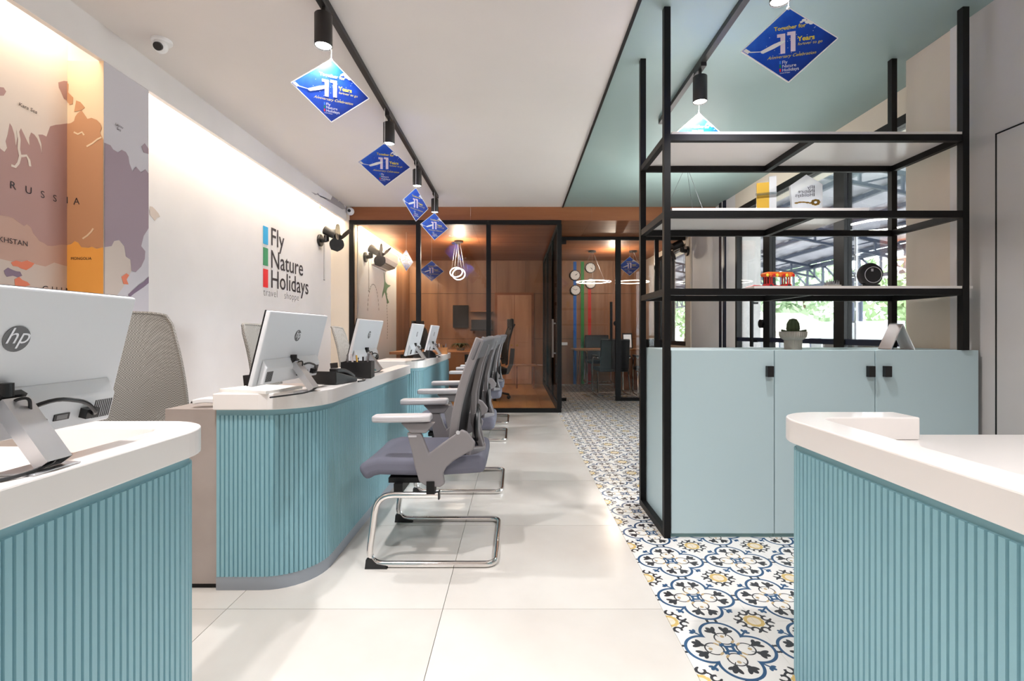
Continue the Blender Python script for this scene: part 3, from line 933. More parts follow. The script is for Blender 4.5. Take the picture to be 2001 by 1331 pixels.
# ------------------------------------------------------------------ visitor chairs (facing the counters, towards -x)
def visitor_chair(label):
    r = thing('visitor_chair', label, 'chair', group='grey cantilever visitor chairs')
    W = 0.265
    # chrome cantilever frame
    def leg(sy):
        y = sy*W
        return fillet([(0.03, y, 0.325), (-0.245, y, 0.325), (-0.285, y, 0.016), (0.18, y, 0.016)], 0.075, 6)
    a = leg(-1); b = leg(1)
    path = a[:-1]+fillet([a[-1], Vector((0.285, -W, 0.016)), Vector((0.285, W, 0.016)), b[-1]], 0.075, 6)+b[:-1][::-1]
    prof = [(0.0145*math.cos(2*PI*i/12), 0.0115*math.sin(2*PI*i/12)) for i in range(12)]
    fm = MB(); fm.sweep(path, prof, up=(0, 1, 0))
    fm.build('sled_frame', 'chrome', r, smooth=True)
    for s in (-1, 1):
        MB().box(0.03, 0.037, s*W-0.013, s*W+0.013, 0.308, 0.343).build('end_cap', 'black_plastic', r)
        MB().prism([(-0.295, s*W-0.016, 0), (-0.195, s*W-0.016, 0), (-0.205, s*W-0.016, 0.012), (-0.245, s*W-0.016, 0.022), (-0.265, s*W-0.016, 0.045), (-0.29, s*W-0.016, 0.042)], (0, 0.032, 0)).build('foot_pad', 'black_plastic', r)
        MB().box(-0.02, 0.015, s*W-0.03-0.01*s, s*W+0.03-0.01*s, 0.335, 0.39).build('bracket', 'black_metal', r)
    MB().box(-0.2, 0.02, -0.24, 0.24, 0.372, 0.395).box(-0.17, -0.13, -W, W, 0.335, 0.375).build('seat_plate', 'black_metal', r)
    # seat cushion with a rolled front edge
    def seat(u, v):
        x = -0.325+0.56*u; y = (v-0.5)*0.49*(1-0.10*max(0, u-0.6)/0.4)
        z = 0.438-0.030*max(0, (0.16-u)/0.16)**2+0.012*(abs(v-0.5)*2)**2*(1 if u > .1 else u*10)-0.008*math.sin(PI*u)
        return (x, y, z)
    o = MB().sheet(seat, 14, 10, 0.078).build('seat', 'chair_fabric', r, smooth=True)
    bv = o.modifiers.new('bevel', 'BEVEL'); bv.width = 0.026; bv.segments = 4; bv.limit_method = 'ANGLE'; bv.angle_limit = 1.0
    # side brackets with arm post
    def prof_pt(cx, cy): return ((680+cx/2.609-1008)/945*2.17+0.38, (1278-cy)*0.00088)
    outline = [(362, 838), (400, 862), (470, 866), (492, 848), (484, 795), (500, 765), (540, 730), (640, 672), (646, 640), (605, 588), (578, 575), (556, 592), (500, 630), (455, 662), (413, 696), (396, 655), (372, 590), (300, 590), (322, 672), (340, 760)]
    for s in (-1, 1):
        pts = [(prof_pt(a_, b_)[0], s*0.252, prof_pt(a_, b_)[1]) for a_, b_ in outline]
        br = MB().prism(pts, (0, s*0.026, 0)).build('arm_bracket', 'chair_plastic', r, bevel=0.006)
        pin = prof_pt(560, 588)
        MB().cyl((pin[0], s*0.276, pin[1]), (pin[0], s*0.281, pin[1]), 0.009, n=12).build('pivot_pin', 'steel', br)
        lx, lz = prof_pt(330, 607)
        MB().box(lx-0.018, lx+0.018, s*0.277, s*0.2795, lz-0.004, lz+0.004).build('release_button', 'chair_pad', br)
        # post sleeve and pad
        MB().prism([(-0.090, s*0.246, 0.605), (-0.022, s*0.246, 0.605), (0.015, s*0.246, 0.650), (-0.135, s*0.246, 0.650)], (0, s*0.036, 0)).build('pad_carrier', 'chair_plastic', r, bevel=0.004)
        def pad(u, v):
            x = -0.262+0.262*u
            wv = 0.042*(1-0.25*max(0, (0.15-u)/0.15)-0.2*max(0, (u-0.85)/0.15))
            return (x, s*0.262+(v-0.5)*2*wv, 0.668+0.004*u)
        o = MB().sheet(pad, 10, 4, 0.03).build('armrest', 'chair_pad', r, smooth=True)
        bv = o.modifiers.new('bevel', 'BEVEL'); bv.width = 0.009; bv.segments = 3; bv.limit_method = 'ANGLE'; bv.angle_limit = 1.0
    # back: curved frame, mesh panel, twin spines and lumbar ring
    def bx(z):
        t = (z-0.47)/0.55
        return 0.105+0.035*(1-t)*(1-t)*0+0.045*math.sin(PI*min(1, max(0, t*1.0)))*-0.6+0.13*t
    def hwid(z):
        t = (z-0.47)/0.55
        return 0.17+0.055*math.sin(PI*min(1, max(0, 0.15+t*0.62)))
    zs = [0.43+0.595*i/14 for i in range(15)]
    def bp(z, k, dx=0.0):
        return Vector((bx(z)+dx+0.05*(1-k*k)*0.9-0.03, k*hwid(z), z))
    panel = MB().sheet(lambda u, v: bp(0.47+0.54*v, (u-0.5)*1.9), 10, 14, 0.006)
    panel.build('back_mesh', 'chair_dark', r, smooth=True)
    for s in (-1, 1):
        P = [bp(z, s, 0.006) for z in zs]
        MB().bar(P, 0.040, 0.026, up=(0, 1, 0)).build('side_rail', 'chair_plastic', r, smooth=True, bevel=0.006)
        P = [Vector((0.185, s*0.035, 0.40)), Vector((0.205, s*0.045, 0.50)), bp(0.62, 0, 0.035)+Vector((0.0, s*0.07, 0)), bp(0.76, 0, 0.012)+Vector((0, s*0.085, 0)), bp(0.9, 0, -0.002)+Vector((0, s*0.10, 0)), bp(1.0, 0, -0.004)+Vector((0, s*0.12, 0))]
        P = [P[0]]+sum([[P[i].lerp(P[i+1], 0.5), P[i+1]] for i in range(len(P)-1)], [])
        MB().bar(P, 0.026, 0.030, up=(0, 1, 0)).build('spine', 'chair_plastic', r, smooth=True, bevel=0.004)
    def cap(u, v):
        k = (u-0.5)*2.12; z = 0.945+0.088*v-0.014*abs(k)**2
        p = bp(z, k, 0.006)
        return p
    MB().sheet(cap, 10, 3, 0.03).build('top_cap', 'chair_hood', r, smooth=True, bevel=0.006)
    def foot(u, v):
        k = (u-0.5)*2.1
        z = 0.385+0.10*v+0.03*abs(k)
        return Vector((0.20-0.05*k*k+0.01*v, k*0.165, z))
    MB().sheet(foot, 10, 3, 0.032).build('back_base', 'chair_plastic', r, smooth=True, bevel=0.006)
    lum = arc((0.185, 0, 0.60), 1.0, 0, 2*PI, 20, (0, 0.105, 0), (0.0, 0, 0.085))[:-1]
    MB().tube(lum, 0.011, 8, closed=True).build('lumbar_ring', 'black_plastic', r, smooth=True)
    MB().sheet(lambda u, v: Vector((0.172+0.02*math.sin(PI*u), (u-0.5)*0.19, 0.545+0.11*v)), 8, 4, 0.012).build('lumbar_pad', 'chair_plastic', r, smooth=True)
    MB().tube([(0.12, 0, 0.40), (0.17, 0, 0.41), (0.19, 0, 0.46)], 0.02, 8).build('back_link', 'black_plastic', r, smooth=True)
    return r
CX = -0.377
ch = visitor_chair('nearest grey visitor chair on a chrome sled frame, front of the row')
ch.location = (CX, 2.43, 0)
dup(ch, (CX, 3.42, 0), 0, 'second grey visitor chair from the front, beside the middle counter')
dup(ch, (CX-0.005, 4.95, 0), 0, 'third grey visitor chair from the front, beside the far counter')
dup(ch, (CX, 5.84, 0), 0, 'last grey visitor chair of the row, closest to the glass partition')

# ------------------------------------------------------------------ staff chairs with woven backs
def staff_chair(label, loc, rz, mesh='mesh_fabric', head=False, dark='chair_dark', group='mesh backed staff chairs'):
    r = thing('office_chair', label, 'chair', loc, rz, group)      # faces +x
    def back(u, v):
        k = (u-0.5)*2; w = 0.245*(1-0.24*v**1.4)*(1-0.3*max(0, (0.14-v)/0.14)**2)*(1-0.10*max(0, (v-0.93)/0.07)**2)
        return (-0.245-0.10*v+0.05*k*k+0.03*math.sin(PI*v), k*w, 0.56+0.60*v-0.012*k**4)
    MB().sheet(back, 12, 12, 0.014).build('mesh_back', mesh, r, smooth=True)
    rim = [back(i/12, 0) for i in range(13)]+[back(1, j/12) for j in range(1, 13)]+[back(1-i/12, 1) for i in range(1, 13)]+[back(0, 1-j/12) for j in range(1, 12)]
    MB().tube(rim, 0.012, 6, closed=True).build('back_frame', mesh, r, smooth=True)
    MB().bar([(-0.05, 0, 0.40), (-0.25, 0, 0.42), (-0.31, 0, 0.55), (-0.335, 0, 0.80)], 0.07, 0.02, up=(0, 1, 0)).build('back_support', dark, r, smooth=True)
    def seat(u, v): return (-0.22+0.48*u, (v-0.5)*0.48, 0.465-0.025*max(0, (u-.8)/.2)**2)
    o = MB().sheet(seat, 10, 8, 0.07).build('seat', mesh, r, smooth=True)
    bv = o.modifiers.new('bevel', 'BEVEL'); bv.width = 0.02; bv.segments = 3; bv.limit_method = 'ANGLE'; bv.angle_limit = 1.0
    for s in (-1, 1):
        MB().bar([(0.0, s*0.2, 0.42), (0.0, s*0.27, 0.44), (-0.02, s*0.275, 0.64)], 0.05, 0.02, up=(1, 0, 0)).build('arm_post', dark, r)
        MB().box(-0.14, 0.12, s*0.275-0.04, s*0.275+0.04, 0.64, 0.668).build('armrest', dark, r, bevel=0.01)
    MB().cyl((0, 0, 0.10), (0, 0, 0.43), 0.028).box(-0.12, 0.12, -0.1, 0.1, 0.40, 0.43).build('gas_lift', dark, r, smooth=True)
    for k in range(5):
        a = 2*PI*k/5+0.3
        d = Vector((math.cos(a), math.sin(a), 0))
        MB().bar([d*0.02+Vector((0, 0, 0.115)), d*0.27+Vector((0, 0, 0.075))], 0.045, 0.03).build('base_arm', dark, r)
        p = d*0.27; q = d.cross(Vector((0, 0, 1)))
        MB().cyl(p+q*0.022+Vector((0, 0, 0.03)), p-q*0.022+Vector((0, 0, 0.03)), 0.03, n=12).cyl(p+Vector((0, 0, 0.03)), p+Vector((0, 0, 0.08)), 0.01, n=8).build('caster', 'black_plastic', r)
    if head:
        MB().bar([(-0.30, 0, 1.10), (-0.36, 0, 1.2)], 0.05, 0.02, up=(0, 1, 0)).build('headrest_stem', dark, r)
        def hd(u, v):
            k = (u-0.5)*2
            return (-0.33+0.05*k*k, k*0.14, 1.14+0.14*v)
        MB().sheet(hd, 8, 4, 0.04).build('headrest', dark, r, smooth=True, bevel=0.012)
    return r
staff_chair('large grey mesh office chair beside the nearest monitor, below the map', (-1.86, 2.45, 0), math.radians(-36))
staff_chair('pale grey mesh office chair mostly hidden behind the second monitor', (-1.585, 3.5, -0.05), math.radians(5))
staff_chair('pale grey mesh office chair behind the third monitor, near the wall return', (-1.50, 4.9, -0.05), math.radians(5))

# ------------------------------------------------------------------ all-in-one computers
def monitor(label):
    r = thing('desktop_computer', label, 'computer', group='white all in one desktop computers')
    # local frame: +x is the rear (aisle) side, y along the width, origin on the rim under the stand foot
    W = 0.248; th = math.radians(14)
    def pt(x, z):      # tilted panel frame: z up along the panel
        return (-0.110+x*math.cos(th)+z*math.sin(th), 0.048-x*math.sin(th)+z*math.cos(th))
    def slab(name, x0, x1, z0, z1, y0, y1, m, par=r, bevel=0.0):
        p = [pt(x0, z0), pt(x1, z0), pt(x1, z1), pt(x0, z1)]
        return MB().prism([(a, y0, b) for a, b in p], (0, y1-y0, 0)).build(name, m, par, bevel=bevel)
    body = slab('panel', -0.008, 0.010, 0.0, 0.288, -W, W, 'monitor_white', bevel=0.004)
    slab('screen', -0.0095, -0.0082, 0.03, 0.282, -W+0.006, W-0.006, 'monitor_screen')
    slab('edge_strip', -0.012, -0.0095, 0.0, 0.288, -W, W, 'black_plastic')
    p = [pt(0.010, 0.005), pt(0.034, 0.012), pt(0.034, 0.075), pt(0.010, 0.105)]
    chin = MB().prism([(a, -W+0.025, b) for a, b in p], (0, 2*W-0.05, 0)).build('rear_housing', 'monitor_chin', r, bevel=0.004)
    for k in range(9):
        slab('vent', 0.034, 0.0348, 0.022, 0.062, 0.175+k*0.005, 0.1775+k*0.005, 'chair_dark', chin)
        slab('vent', 0.034, 0.0348, 0.022, 0.062, -0.215+k*0.005, -0.2125+k*0.005, 'chair_dark', chin)
    # ports along the housing
    slab('port', 0.034, 0.036, 0.032, 0.045, 0.085, 0.118, 'black_plastic', chin)
    slab('port', 0.034, 0.0365, 0.034, 0.043, 0.09, 0.113, 'logo_grey', chin)
    for yy in (0.055, 0.068):
        a = pt(0.034, 0.037); b = pt(0.036, 0.037)
        MB().cyl((a[0], yy, a[1]), (b[0], yy, b[1]), 0.004, n=10).build('audio_jack', 'black_plastic', chin)
    slab('plug', 0.034, 0.050, 0.030, 0.050, 0.142, 0.172, 'black_plastic', chin)
    slab('plug', 0.034, 0.056, 0.028, 0.040, 0.02, 0.045, 'black_plastic', chin)
    # stand: folded aluminium arm with open end
    q0 = pt(0.03, 0.075)
    arm = [Vector((q0[0], 0, q0[1]+0.008)), Vector((0.016, 0, 0.012))]
    MB().sweep(arm, [(-0.024, -0.013), (0.024, -0.013), (0.024, 0.013), (-0.024, 0.013)], up=(0, 0, 1), caps=False).build('stand_arm', 'steel', r, smooth=False)
    MB().sweep([arm[0]+Vector((0.0, 0, 0.001)), arm[0]+Vector((-0.012, 0, 0.008))], [(-0.024, -0.013), (0.024, -0.013), (0.024, 0.013), (-0.024, 0.013)]).build('hinge_block', 'chair_dark', r)
    MB().box(-0.05, 0.024, -0.045, 0.045, 0.0, 0.004).build('base_plate', 'steel', r, bevel=0.002)
    mb = MB(); 
    # logo disc with lettering
    a = pt(0.0105, 0.195)
    n_ = Vector((math.cos(th), 0, -math.sin(th))); uy = Vector((math.sin(th), 0, math.cos(th))); ux = Vector((0, 1, 0))
    c0 = Vector((a[0], 0, a[1]))
    lg_ = MB().cyl(c0, c0+n_*0.0012, 0.024, n=28).build('logo_disc', 'logo_grey', r)
    t = MB(); put_text(t, 'hp', 0.042, c0+n_*0.0018+uy*-0.008, ux, uy, 0.0, shear=0.3, align='CENTER')
    t.build('logo_lettering', 'print_white', lg_)
    # cables
    s0 = pt(0.05, 0.04)
    cb = [(s0[0], 0.158, s0[1]), (s0[0]+0.012, 0.15, s0[1]+0.004), (s0[0]+0.02, 0.12, s0[1]+0.03), (s0[0]+0.015, 0.06, s0[1]+0.045), (s0[0]+0.0, 0.015, s0[1]+0.03), (q0[0]+0.015, 0.005, q0[1]+0.005), (q0[0]+0.012, 0.0, q0[1]-0.012)]
    cb = fillet(cb, 0.05, 4)
    MB().tube(cb, 0.0042, 8).build('power_cable', 'black_plastic', r, smooth=True)
    cb = fillet([(pt(0.056, 0.034)[0], 0.022, pt(0.056, 0.034)[1]), (q0[0]+0.03, 0.004, q0[1]+0.016), (q0[0]+0.012, -0.006, q0[1]+0.012), (q0[0], -0.012, q0[1]-0.008)], 0.03, 4)
    MB().tube(cb, 0.0028, 8).build('power_cable', 'black_plastic', r, smooth=True)
    MB().cyl((q0[0]-0.004, -0.008, q0[1]+0.018), (q0[0]-0.004, -0.008, q0[1]+0.042), 0.014, n=12).build('cable_knob', 'black_plastic', r, smooth=True)
    cb = fillet([(0.0, 0.006, 0.03), (0.018, 0.0, 0.014), (0.012, -0.05, 0.004), (-0.02, -0.12, 0.003), (-0.06, -0.2, 0.003)], 0.03, 4)
    MB().tube(cb, 0.0032, 8).build('power_cable', 'black_plastic', r, smooth=True)
    MB().box(-0.0, 0.004, 0.008, 0.018, 0, 0.012).xform(Matrix.Translation(arm[0]+Vector((0.012, 0.008, -0.022)))).build('sticker', 'sticker_blue', r)
    return r
mon = monitor('large white desktop computer at the left edge, nearest the camera')
MX = -0.845
mon.location = (MX, 0.869, HT); mon.rotation_euler = (0, 0, 0)
dup(mon, (MX-0.012, 2.015, HT), math.radians(-2), 'second white desktop computer, near end of the middle counter')
dup(mon, (MX-0.02, 3.03, HT), 0, 'third white desktop computer, just behind the black pen box')
dup(mon, (MX, 4.40, HT), 0, 'fourth white desktop computer, near end of the far counter')
dup(mon, (MX, 5.32, HT), 0, 'fifth and farthest white desktop computer on the far counter')

# ------------------------------------------------------------------ desk things
def keyboard(label, loc, rz):
    r = thing('keyboard', label, 'keyboard', loc, rz, 'white keyboards on the counters')
    MB().box(-0.065, 0.065, -0.21, 0.21, 0, 0.012).build('case', 'key_white', r, bevel=0.003)
    k = MB()
    for i in range(5):
        for j in range(15):
            k.box(-0.056+i*0.0228, -0.037+i*0.0228, -0.2+j*0.0268, -0.176+j*0.0268, 0.012, 0.017)
    k.build('keys', 'paper', r)
    return r
ZD = HB
keyboard('white keyboard in front of the nearest computer at the left edge', (-1.20, 0.80, ZD), 0)
keyboard('white keyboard on the middle counter under the second computer', (-1.14, 2.29, ZD), math.radians(-2))
keyboard('white keyboard under the third computer on the middle counter', (-1.10, 2.98, ZD), 0)
keyboard('white keyboard under the fourth computer on the far counter', (-1.10, 4.58, ZD), 0)

def phone(label, loc, rz):
    r = thing('desk_phone', label, 'telephone', loc, rz, 'black desk telephones')
    MB().prism([(-0.09, -0.085, 0), (0.09, -0.085, 0), (0.09, -0.085, 0.022), (-0.09, -0.085, 0.065)], (0, 0.17, 0)).build('body', 'black_plastic', r, bevel=0.006)
    P = [Vector((-0.075+0.0*i, -0.06, 0.066+0.014*math.sin(PI*i/8))) + Vector((0.15*i/8, 0, -0.042*i/8)) for i in range(9)]
    MB().bar(P, 0.045, 0.022).build('handset', 'black_plastic', r, smooth=True, bevel=0.006)
    k = MB()
    for i in range(4):
        for j in range(3):
            k.box(-0.02+i*0.024, -0.004+i*0.024, 0.0+j*0.025, 0.018+j*0.025, 0.03-0.0057*i+0.012, 0.036-0.0057*i+0.012)
    k.build('keypad', 'chair_dark', r)
    P = fillet([(0.09, -0.06, 0.02), (0.13, -0.08, 0.012), (0.11, -0.12, 0.006), (0.04, -0.12, 0.006)], 0.03, 4)
    MB().tube(P, 0.004, 6).build('cord', 'black_plastic', r, smooth=True)
    return r
phone('black desk telephone between the second computer and the pen box', (-0.905, 2.38, HT), math.radians(75))
phone('black desk telephone on the far counter beside the fourth computer', (-0.90, 4.79, HT), math.radians(75))
def pen_box(label, loc, rz, m='black_plastic', s=1.0):
    r = thing('pen_box', label, 'box', loc, rz)
    a, b, h, t = 0.075*s, 0.06*s, 0.085*s, 0.004
    MB().box(-a, a, -b, b, 0, t).box(-a, -a+t, -b, b, t, h).box(a-t, a, -b, b, t, h).box(-a+t, a-t, -b, -b+t, t, h).box(-a+t, a-t, b-t, b, t, h).build('body', m, r)
    MB().box(-a+t, a-t, -b+t, b-t, h*0.7, h*0.72).build('red_lining', 'red_plastic', r)
    rnd = random.Random(3)
    for k in range(5):
        x_ = -0.05*s+0.024*s*k; y_ = rnd.uniform(-.03, .03)*s
        MB().cyl((x_, y_, h*0.72), (x_+rnd.uniform(-.01, .01), y_+rnd.uniform(-.01, .01), h+0.02+rnd.uniform(0, .03)), 0.005, n=8).build('pen', ['logo_grey', 'white_plastic', 'brass', 'black_plastic', 'logo_grey'][k], r)
    return r
pen_box('black pen box with red lining on the middle counter', (-0.868, 2.66, HT), math.radians(8), s=1.05)
pen_box('brown card box on the far counter beside the last computer', (-0.87, 5.68, HT), 0.1, 'wood_table', 0.9)
def sheet_of(label, name, loc, rz, w, d, h, m='paper', cat='paper'):
    o = MB().box(-w/2, w/2, -d/2, d/2, 0, h).build(name, m)
    o.location = loc; o.rotation_euler = (0, 0, rz)
    return tag(o, label, cat)
sheet_of('white papers lying at the left edge of the nearest counter', 'paper_stack', (-1.06, 0.40, ZD), 0.1, 0.2, 0.29, 0.006)
sheet_of('white papers on the near end of the middle counter', 'paper_stack', (-1.09, 2.075, HT), 1.25, 0.2, 0.25, 0.012)
sheet_of('dark folder at the far left of the middle counter', 'folder', (-1.35, 2.36, ZD), 0.1, 0.2, 0.3, 0.01, 'chair_dark', 'folder')
def mouse(label, loc, rz):
    r = thing('computer_mouse', label, 'mouse', loc, rz)
    MB().sheet(lambda u, v: Vector(((u-.5)*0.11, (v-.5)*0.058*(0.75+0.25*math.sin(PI*u)), 0.016+0.014*math.sin(PI*(0.15+0.7*u)))), 10, 6, 0.02).build('shell', 'white_plastic', r, smooth=True, bevel=0.004)
    MB().cyl((0.025, -0.004, 0.036), (0.025, 0.004, 0.036), 0.008, n=10).build('wheel', 'chair_dark', r)
    return r
mouse('white computer mouse on the taupe pedestal side of the middle counter', (-1.295, 2.04, ZD), 0.2)
mouse('white computer mouse on the middle counter right of the pen box', (-1.0, 3.34, ZD), 0.6)

# ------------------------------------------------------------------ storage cabinets and black shelf frame
SX0, SX1, SY0, SY1 = 0.775, 2.335, 2.48, 2.94
CH = 0.962
bounds = [0.795, 1.326, 1.843, 2.375]
side_lbl = ['left pale green cabinet door unit at the black corner post', 'middle pale green cabinet unit below the cactus pot', 'right pale green cabinet unit next to the grey wall']
hx = [1.296, 1.812, 1.896]
for i in range(3):
    a, b = bounds[i], bounds[i+1]
    r = thing('storage_cabinet', side_lbl[i], 'cabinet', ((a+b)/2, (SY0+SY1)/2, 0))
    ox, oy = r.location.x, r.location.y
    MB().box(a-ox+0.001, b-ox-0.001, SY0+0.02-oy, SY1+0.02-oy, 0.02, CH).build('body', 'cabinet_green', r)
    MB().box(a-ox+0.001, b-ox-0.001, SY0+0.012-oy, SY1-oy, 0.0, 0.02).build('plinth', 'cabinet_edge', r)
    dr = MB().box(a-ox+0.002, b-ox-0.002, SY0-oy, SY0+0.0185-oy, 0.022, CH).build('door', 'cabinet_green', r, bevel=0.0015)
    h = hx[i]-ox
    MB().box(h-0.0165, h+0.0165, SY0-0.024-oy, SY0-0.0005-oy, 0.826, 0.882).build('handle', 'black_plastic', dr, bevel=0.002)
sf = thing('shelf_frame', 'tall black metal shelf frame standing around the green cabinets', 'shelf', ((SX0+SX1)/2, (SY0+SY1)/2, 0))
ox, oy = sf.location.x, sf.location.y
pwid = 0.033
def sbox(name, x0, x1, y0, y1, z0, z1, m='black_metal'):
    return MB().box(x0-ox, x1-ox, y0-oy, y1-oy, z0, z1).build(name, m, sf)
for px_ in (SX0, SX1-pwid):
    for py_ in (SY0-0.008, SY1):
        sbox('post', px_-pwid/2+0.0, px_+pwid/2, py_, py_+pwid, 0.0 if px_ < 1 else CH+0.0005, CEIL)
sbox('floor_bar', SX0-pwid/2, SX0+pwid/2, SY0+0.03, SY1, 0.0, 0.035)
tiers = [(1.245, 1.278), (1.642, 1.677), (2.035, 2.068)]
boards = [(1.22, 2.34), (0.80, 1.81), (0.80, 2.32)]
for (z0, z1), (b0, b1) in zip(tiers, boards):
    sbox('front_rail', SX0+pwid/2, SX1-pwid*1.5, SY0-0.006, SY0+0.022, z0, z1)
    sbox('rear_rail', SX0+pwid/2, SX1-pwid*1.5, SY1+0.004, SY1+0.03, z0, z1)
    for px_ in (SX0, SX1-pwid):
        sbox('side_rail', px_-0.014, px_+0.014, SY0+0.025, SY1, z0, z1)
    sbox('cross_rail', 1.515, 1.545, SY0+0.022, SY1+0.004, z0, z1)
    sbox('shelf_board', b0, b1, SY0-0.004, SY1+0.028, z1+0.0005, z1+0.0135, 'counter_white')
Z1, Z2, Z3 = 1.2918, 1.6908, 2.0818

# things on the shelves
def award_house():
    r = thing('glass_award', 'clear house shaped glass award with mirrored lettering on the middle shelf', 'award', (1.55, 2.58, Z2), math.radians(-8))
    pts = [(-0.07, 0, 0.03), (-0.045, 0, 0.0), (0.055, 0, 0.0), (0.08, 0, 0.03), (0.08, 0, 0.15), (0.0, 0, 0.205), (-0.08, 0, 0.15)]
    b = MB().prism(pts, (0, 0.02, 0)).build('glass_block', 'award_frost', r)
    t = MB()
    for k, w in enumerate(('Fly', 'Nature', 'Holidays')):
        put_text(t, w, 0.026, (0.034, -0.001, 0.128-0.02*k), (-1, 0, 0), (0, 0, 1), 0.0)
    for k in range(3): t.box(0.036, 0.04, -0.0012, -0.0008, 0.128-0.02*k, 0.145-0.02*k)
    t.build('lettering', 'ink', r)
    g = MB()
    for k in range(8):
        a = 2*PI*k/8
        g.ball((0.045+0.016*math.cos(a), -0.0012, 0.055+0.012*math.sin(a)), (0.009, 0.0008, 0.006), 8, 5)
    for k in range(5): g.ball((-0.05+0.018*k, -0.0012, 0.055+0.004*math.sin(k)), (0.011, 0.001, 0.004), 8, 5)
    g.build('gold_motif', 'brass', r)
    MB().box(-0.045, 0.055, -0.0012, -0.0008, 0.018, 0.024).build('text_line', 'ink', r)
award_house()
r = thing('glass_trophy', 'clear and gold rectangular trophy left of the house shaped award', 'award', (1.345, 2.60, Z2), math.radians(-20))
MB().box(-0.045, 0.015, 0, 0.02, 0, 0.17).build('gold_plate', 'gold', r)
MB().box(0.0155, 0.05, 0, 0.022, 0, 0.2).build('glass_block', 'award_frost', r)
MB().box(-0.05, 0.05, -0.012, -0.001, 0.10, 0.112).box(-0.05, 0.06, -0.012, 0.025, -0.0, 0.004).build('glass_band', 'award_glass', r)

def toy_tram():
    r = thing('toy_tram', 'small orange and red festive toy tram car on the lower shelf', 'toy', (1.405, 2.60, Z1), math.radians(4))
    roof = MB().prism([(-0.075, -0.028, 0.062), (0.075, -0.028, 0.062), (0.08, -0.028, 0.074), (0.07, -0.028, 0.084), (-0.07, -0.028, 0.084), (-0.08, -0.028, 0.074)], (0, 0.056, 0)).build('roof', 'orange_plastic', r, bevel=0.004)
    for k in range(9):
        MB().ball((-0.072+k*0.018, -0.03, 0.066), (0.008, 0.004, 0.009), 8, 6).build('garland', ['print_yellow', 'orange_plastic', 'red_plastic'][k % 3], roof)
    for sx in (-0.056, -0.044, 0.044, 0.056):
        for sy in (-0.022, 0.022):
            MB().box(sx-0.0025, sx+0.0025, sy-0.0025, sy+0.0025, 0.012, 0.062).build('post', 'red_plastic', r)
    MB().box(-0.065, 0.065, -0.026, 0.026, 0.006, 0.013).build('floor', 'red_plastic', r)
    for sx in (-0.05, 0.05):
        MB().box(sx-0.018, sx+0.018, -0.02, 0.02, 0.013, 0.022).build('seat', 'red_plastic', r)
        for sy in (-0.024, 0.024):
            MB().cyl((sx, sy-0.003, 0.009), (sx, sy+0.003, 0.009), 0.009, n=12).build('wheel', 'chair_dark', r)
toy_tram()
o = MB().prism([(-0.04, 0, 0), (0.045, 0, 0), (0.055, 0, 0.008), (-0.02, 0, 0.012)], (0, 0.07, 0)).build('booklet', 'red_plastic')
o.location = (1.275, 2.55, Z1); tag(o, 'small red booklet at the left end of the lower shelf board', 'booklet')
r = thing('crystal_cluster', 'small grey spiky souvenir between toy tram and black disc', 'souvenir', (1.70, 2.60, Z1))
MB().box(-0.036, 0.036, -0.022, 0.022, 0, 0.016).build('base', 'pot_concrete', r)
rnd = random.Random(5)
for k in range(16):
    x_ = -0.03+0.06*(k % 8)/7; y_ = -0.01 if k < 8 else 0.01
    MB().cyl((x_, y_, 0.0161), (x_+rnd.uniform(-.004, .004), y_, 0.026+rnd.uniform(0, .022)), 0.0045, 0.0008, n=6).build('spike', 'logo_grey', r)
r = thing('round_speaker', 'black round disc speaker with silver ring at the right of the lower shelf', 'speaker', (1.905, 2.60, Z1), math.radians(-6))
d = MB().lathe([(0.0, -0.03), (0.045, -0.028), (0.062, -0.012), (0.064, 0.0), (0.058, 0.012), (0.045, 0.016), (0.0, 0.016)], n=36)
d.xform(Matrix.Translation((0, 0, 0.072)) @ Matrix.Rotation(PI/2, 4, 'X')).build('disc', 'black_plastic', r, smooth=True)
MB().tube(arc((0.006, -0.0175, 0.07), 0.042, 0, 2*PI, 28, (1, 0, 0), (0, 0, 1))[:-1], 0.0016, 6, closed=True).build('silver_ring', 'steel', r, smooth=True)
MB().box(-0.005, 0.005, -0.0195, -0.0165, 0.088, 0.102).build('emblem', 'steel', r)
MB().box(-0.045, 0.045, -0.016, 0.02, 0.0, 0.02).build('foot', 'black_plastic', r, bevel=0.006)
r = thing('potted_cactus', 'small dark cactus in a fluted grey pot on the cabinet top', 'plant', (1.49, 2.60, CH))
MB().lathe([(0.0, 0.0), (0.042, 0.0), (0.044, 0.05), (0.062, 0.064), (0.066, 0.075), (0.067, 0.095), (0.060, 0.097), (0.057, 0.088), (0.0, 0.086)], n=72, ripple=0.035).build('pot', 'pot_concrete', r)
MB().lathe([(0.0, 0.084), (0.026, 0.088), (0.033, 0.11), (0.03, 0.14), (0.018, 0.162), (0.0, 0.168)], n=20, ripple=0.16).build('stem', 'cactus_green', r, smooth=False)
for s in (-1, 1):
    MB().tube([(s*0.024, 0, 0.095), (s*0.045, -0.005, 0.098), (s*0.066, -0.01, 0.103)], 0.006, 6).build('side_shoot', 'cactus_green', r, smooth=True)
r = thing('desk_calendar', 'silver triangular desk calendar stand at the right of the cabinet top', 'calendar', (2.06, 2.62, CH), math.radians(-12))
for s, nm in ((-1, 'front_leaf'), (1, 'rear_leaf')):
    MB().sheet(lambda u, v: Vector((s*0.055*(1-v), (u-0.5)*0.13, 0.001+0.135*v)), 2, 2, 0.004).build(nm, 'steel' if s < 0 else 'white_plastic', r)
MB().box(-0.054, 0.054, -0.062, 0.062, 0.0, 0.003).build('base_card', 'logo_grey', r)
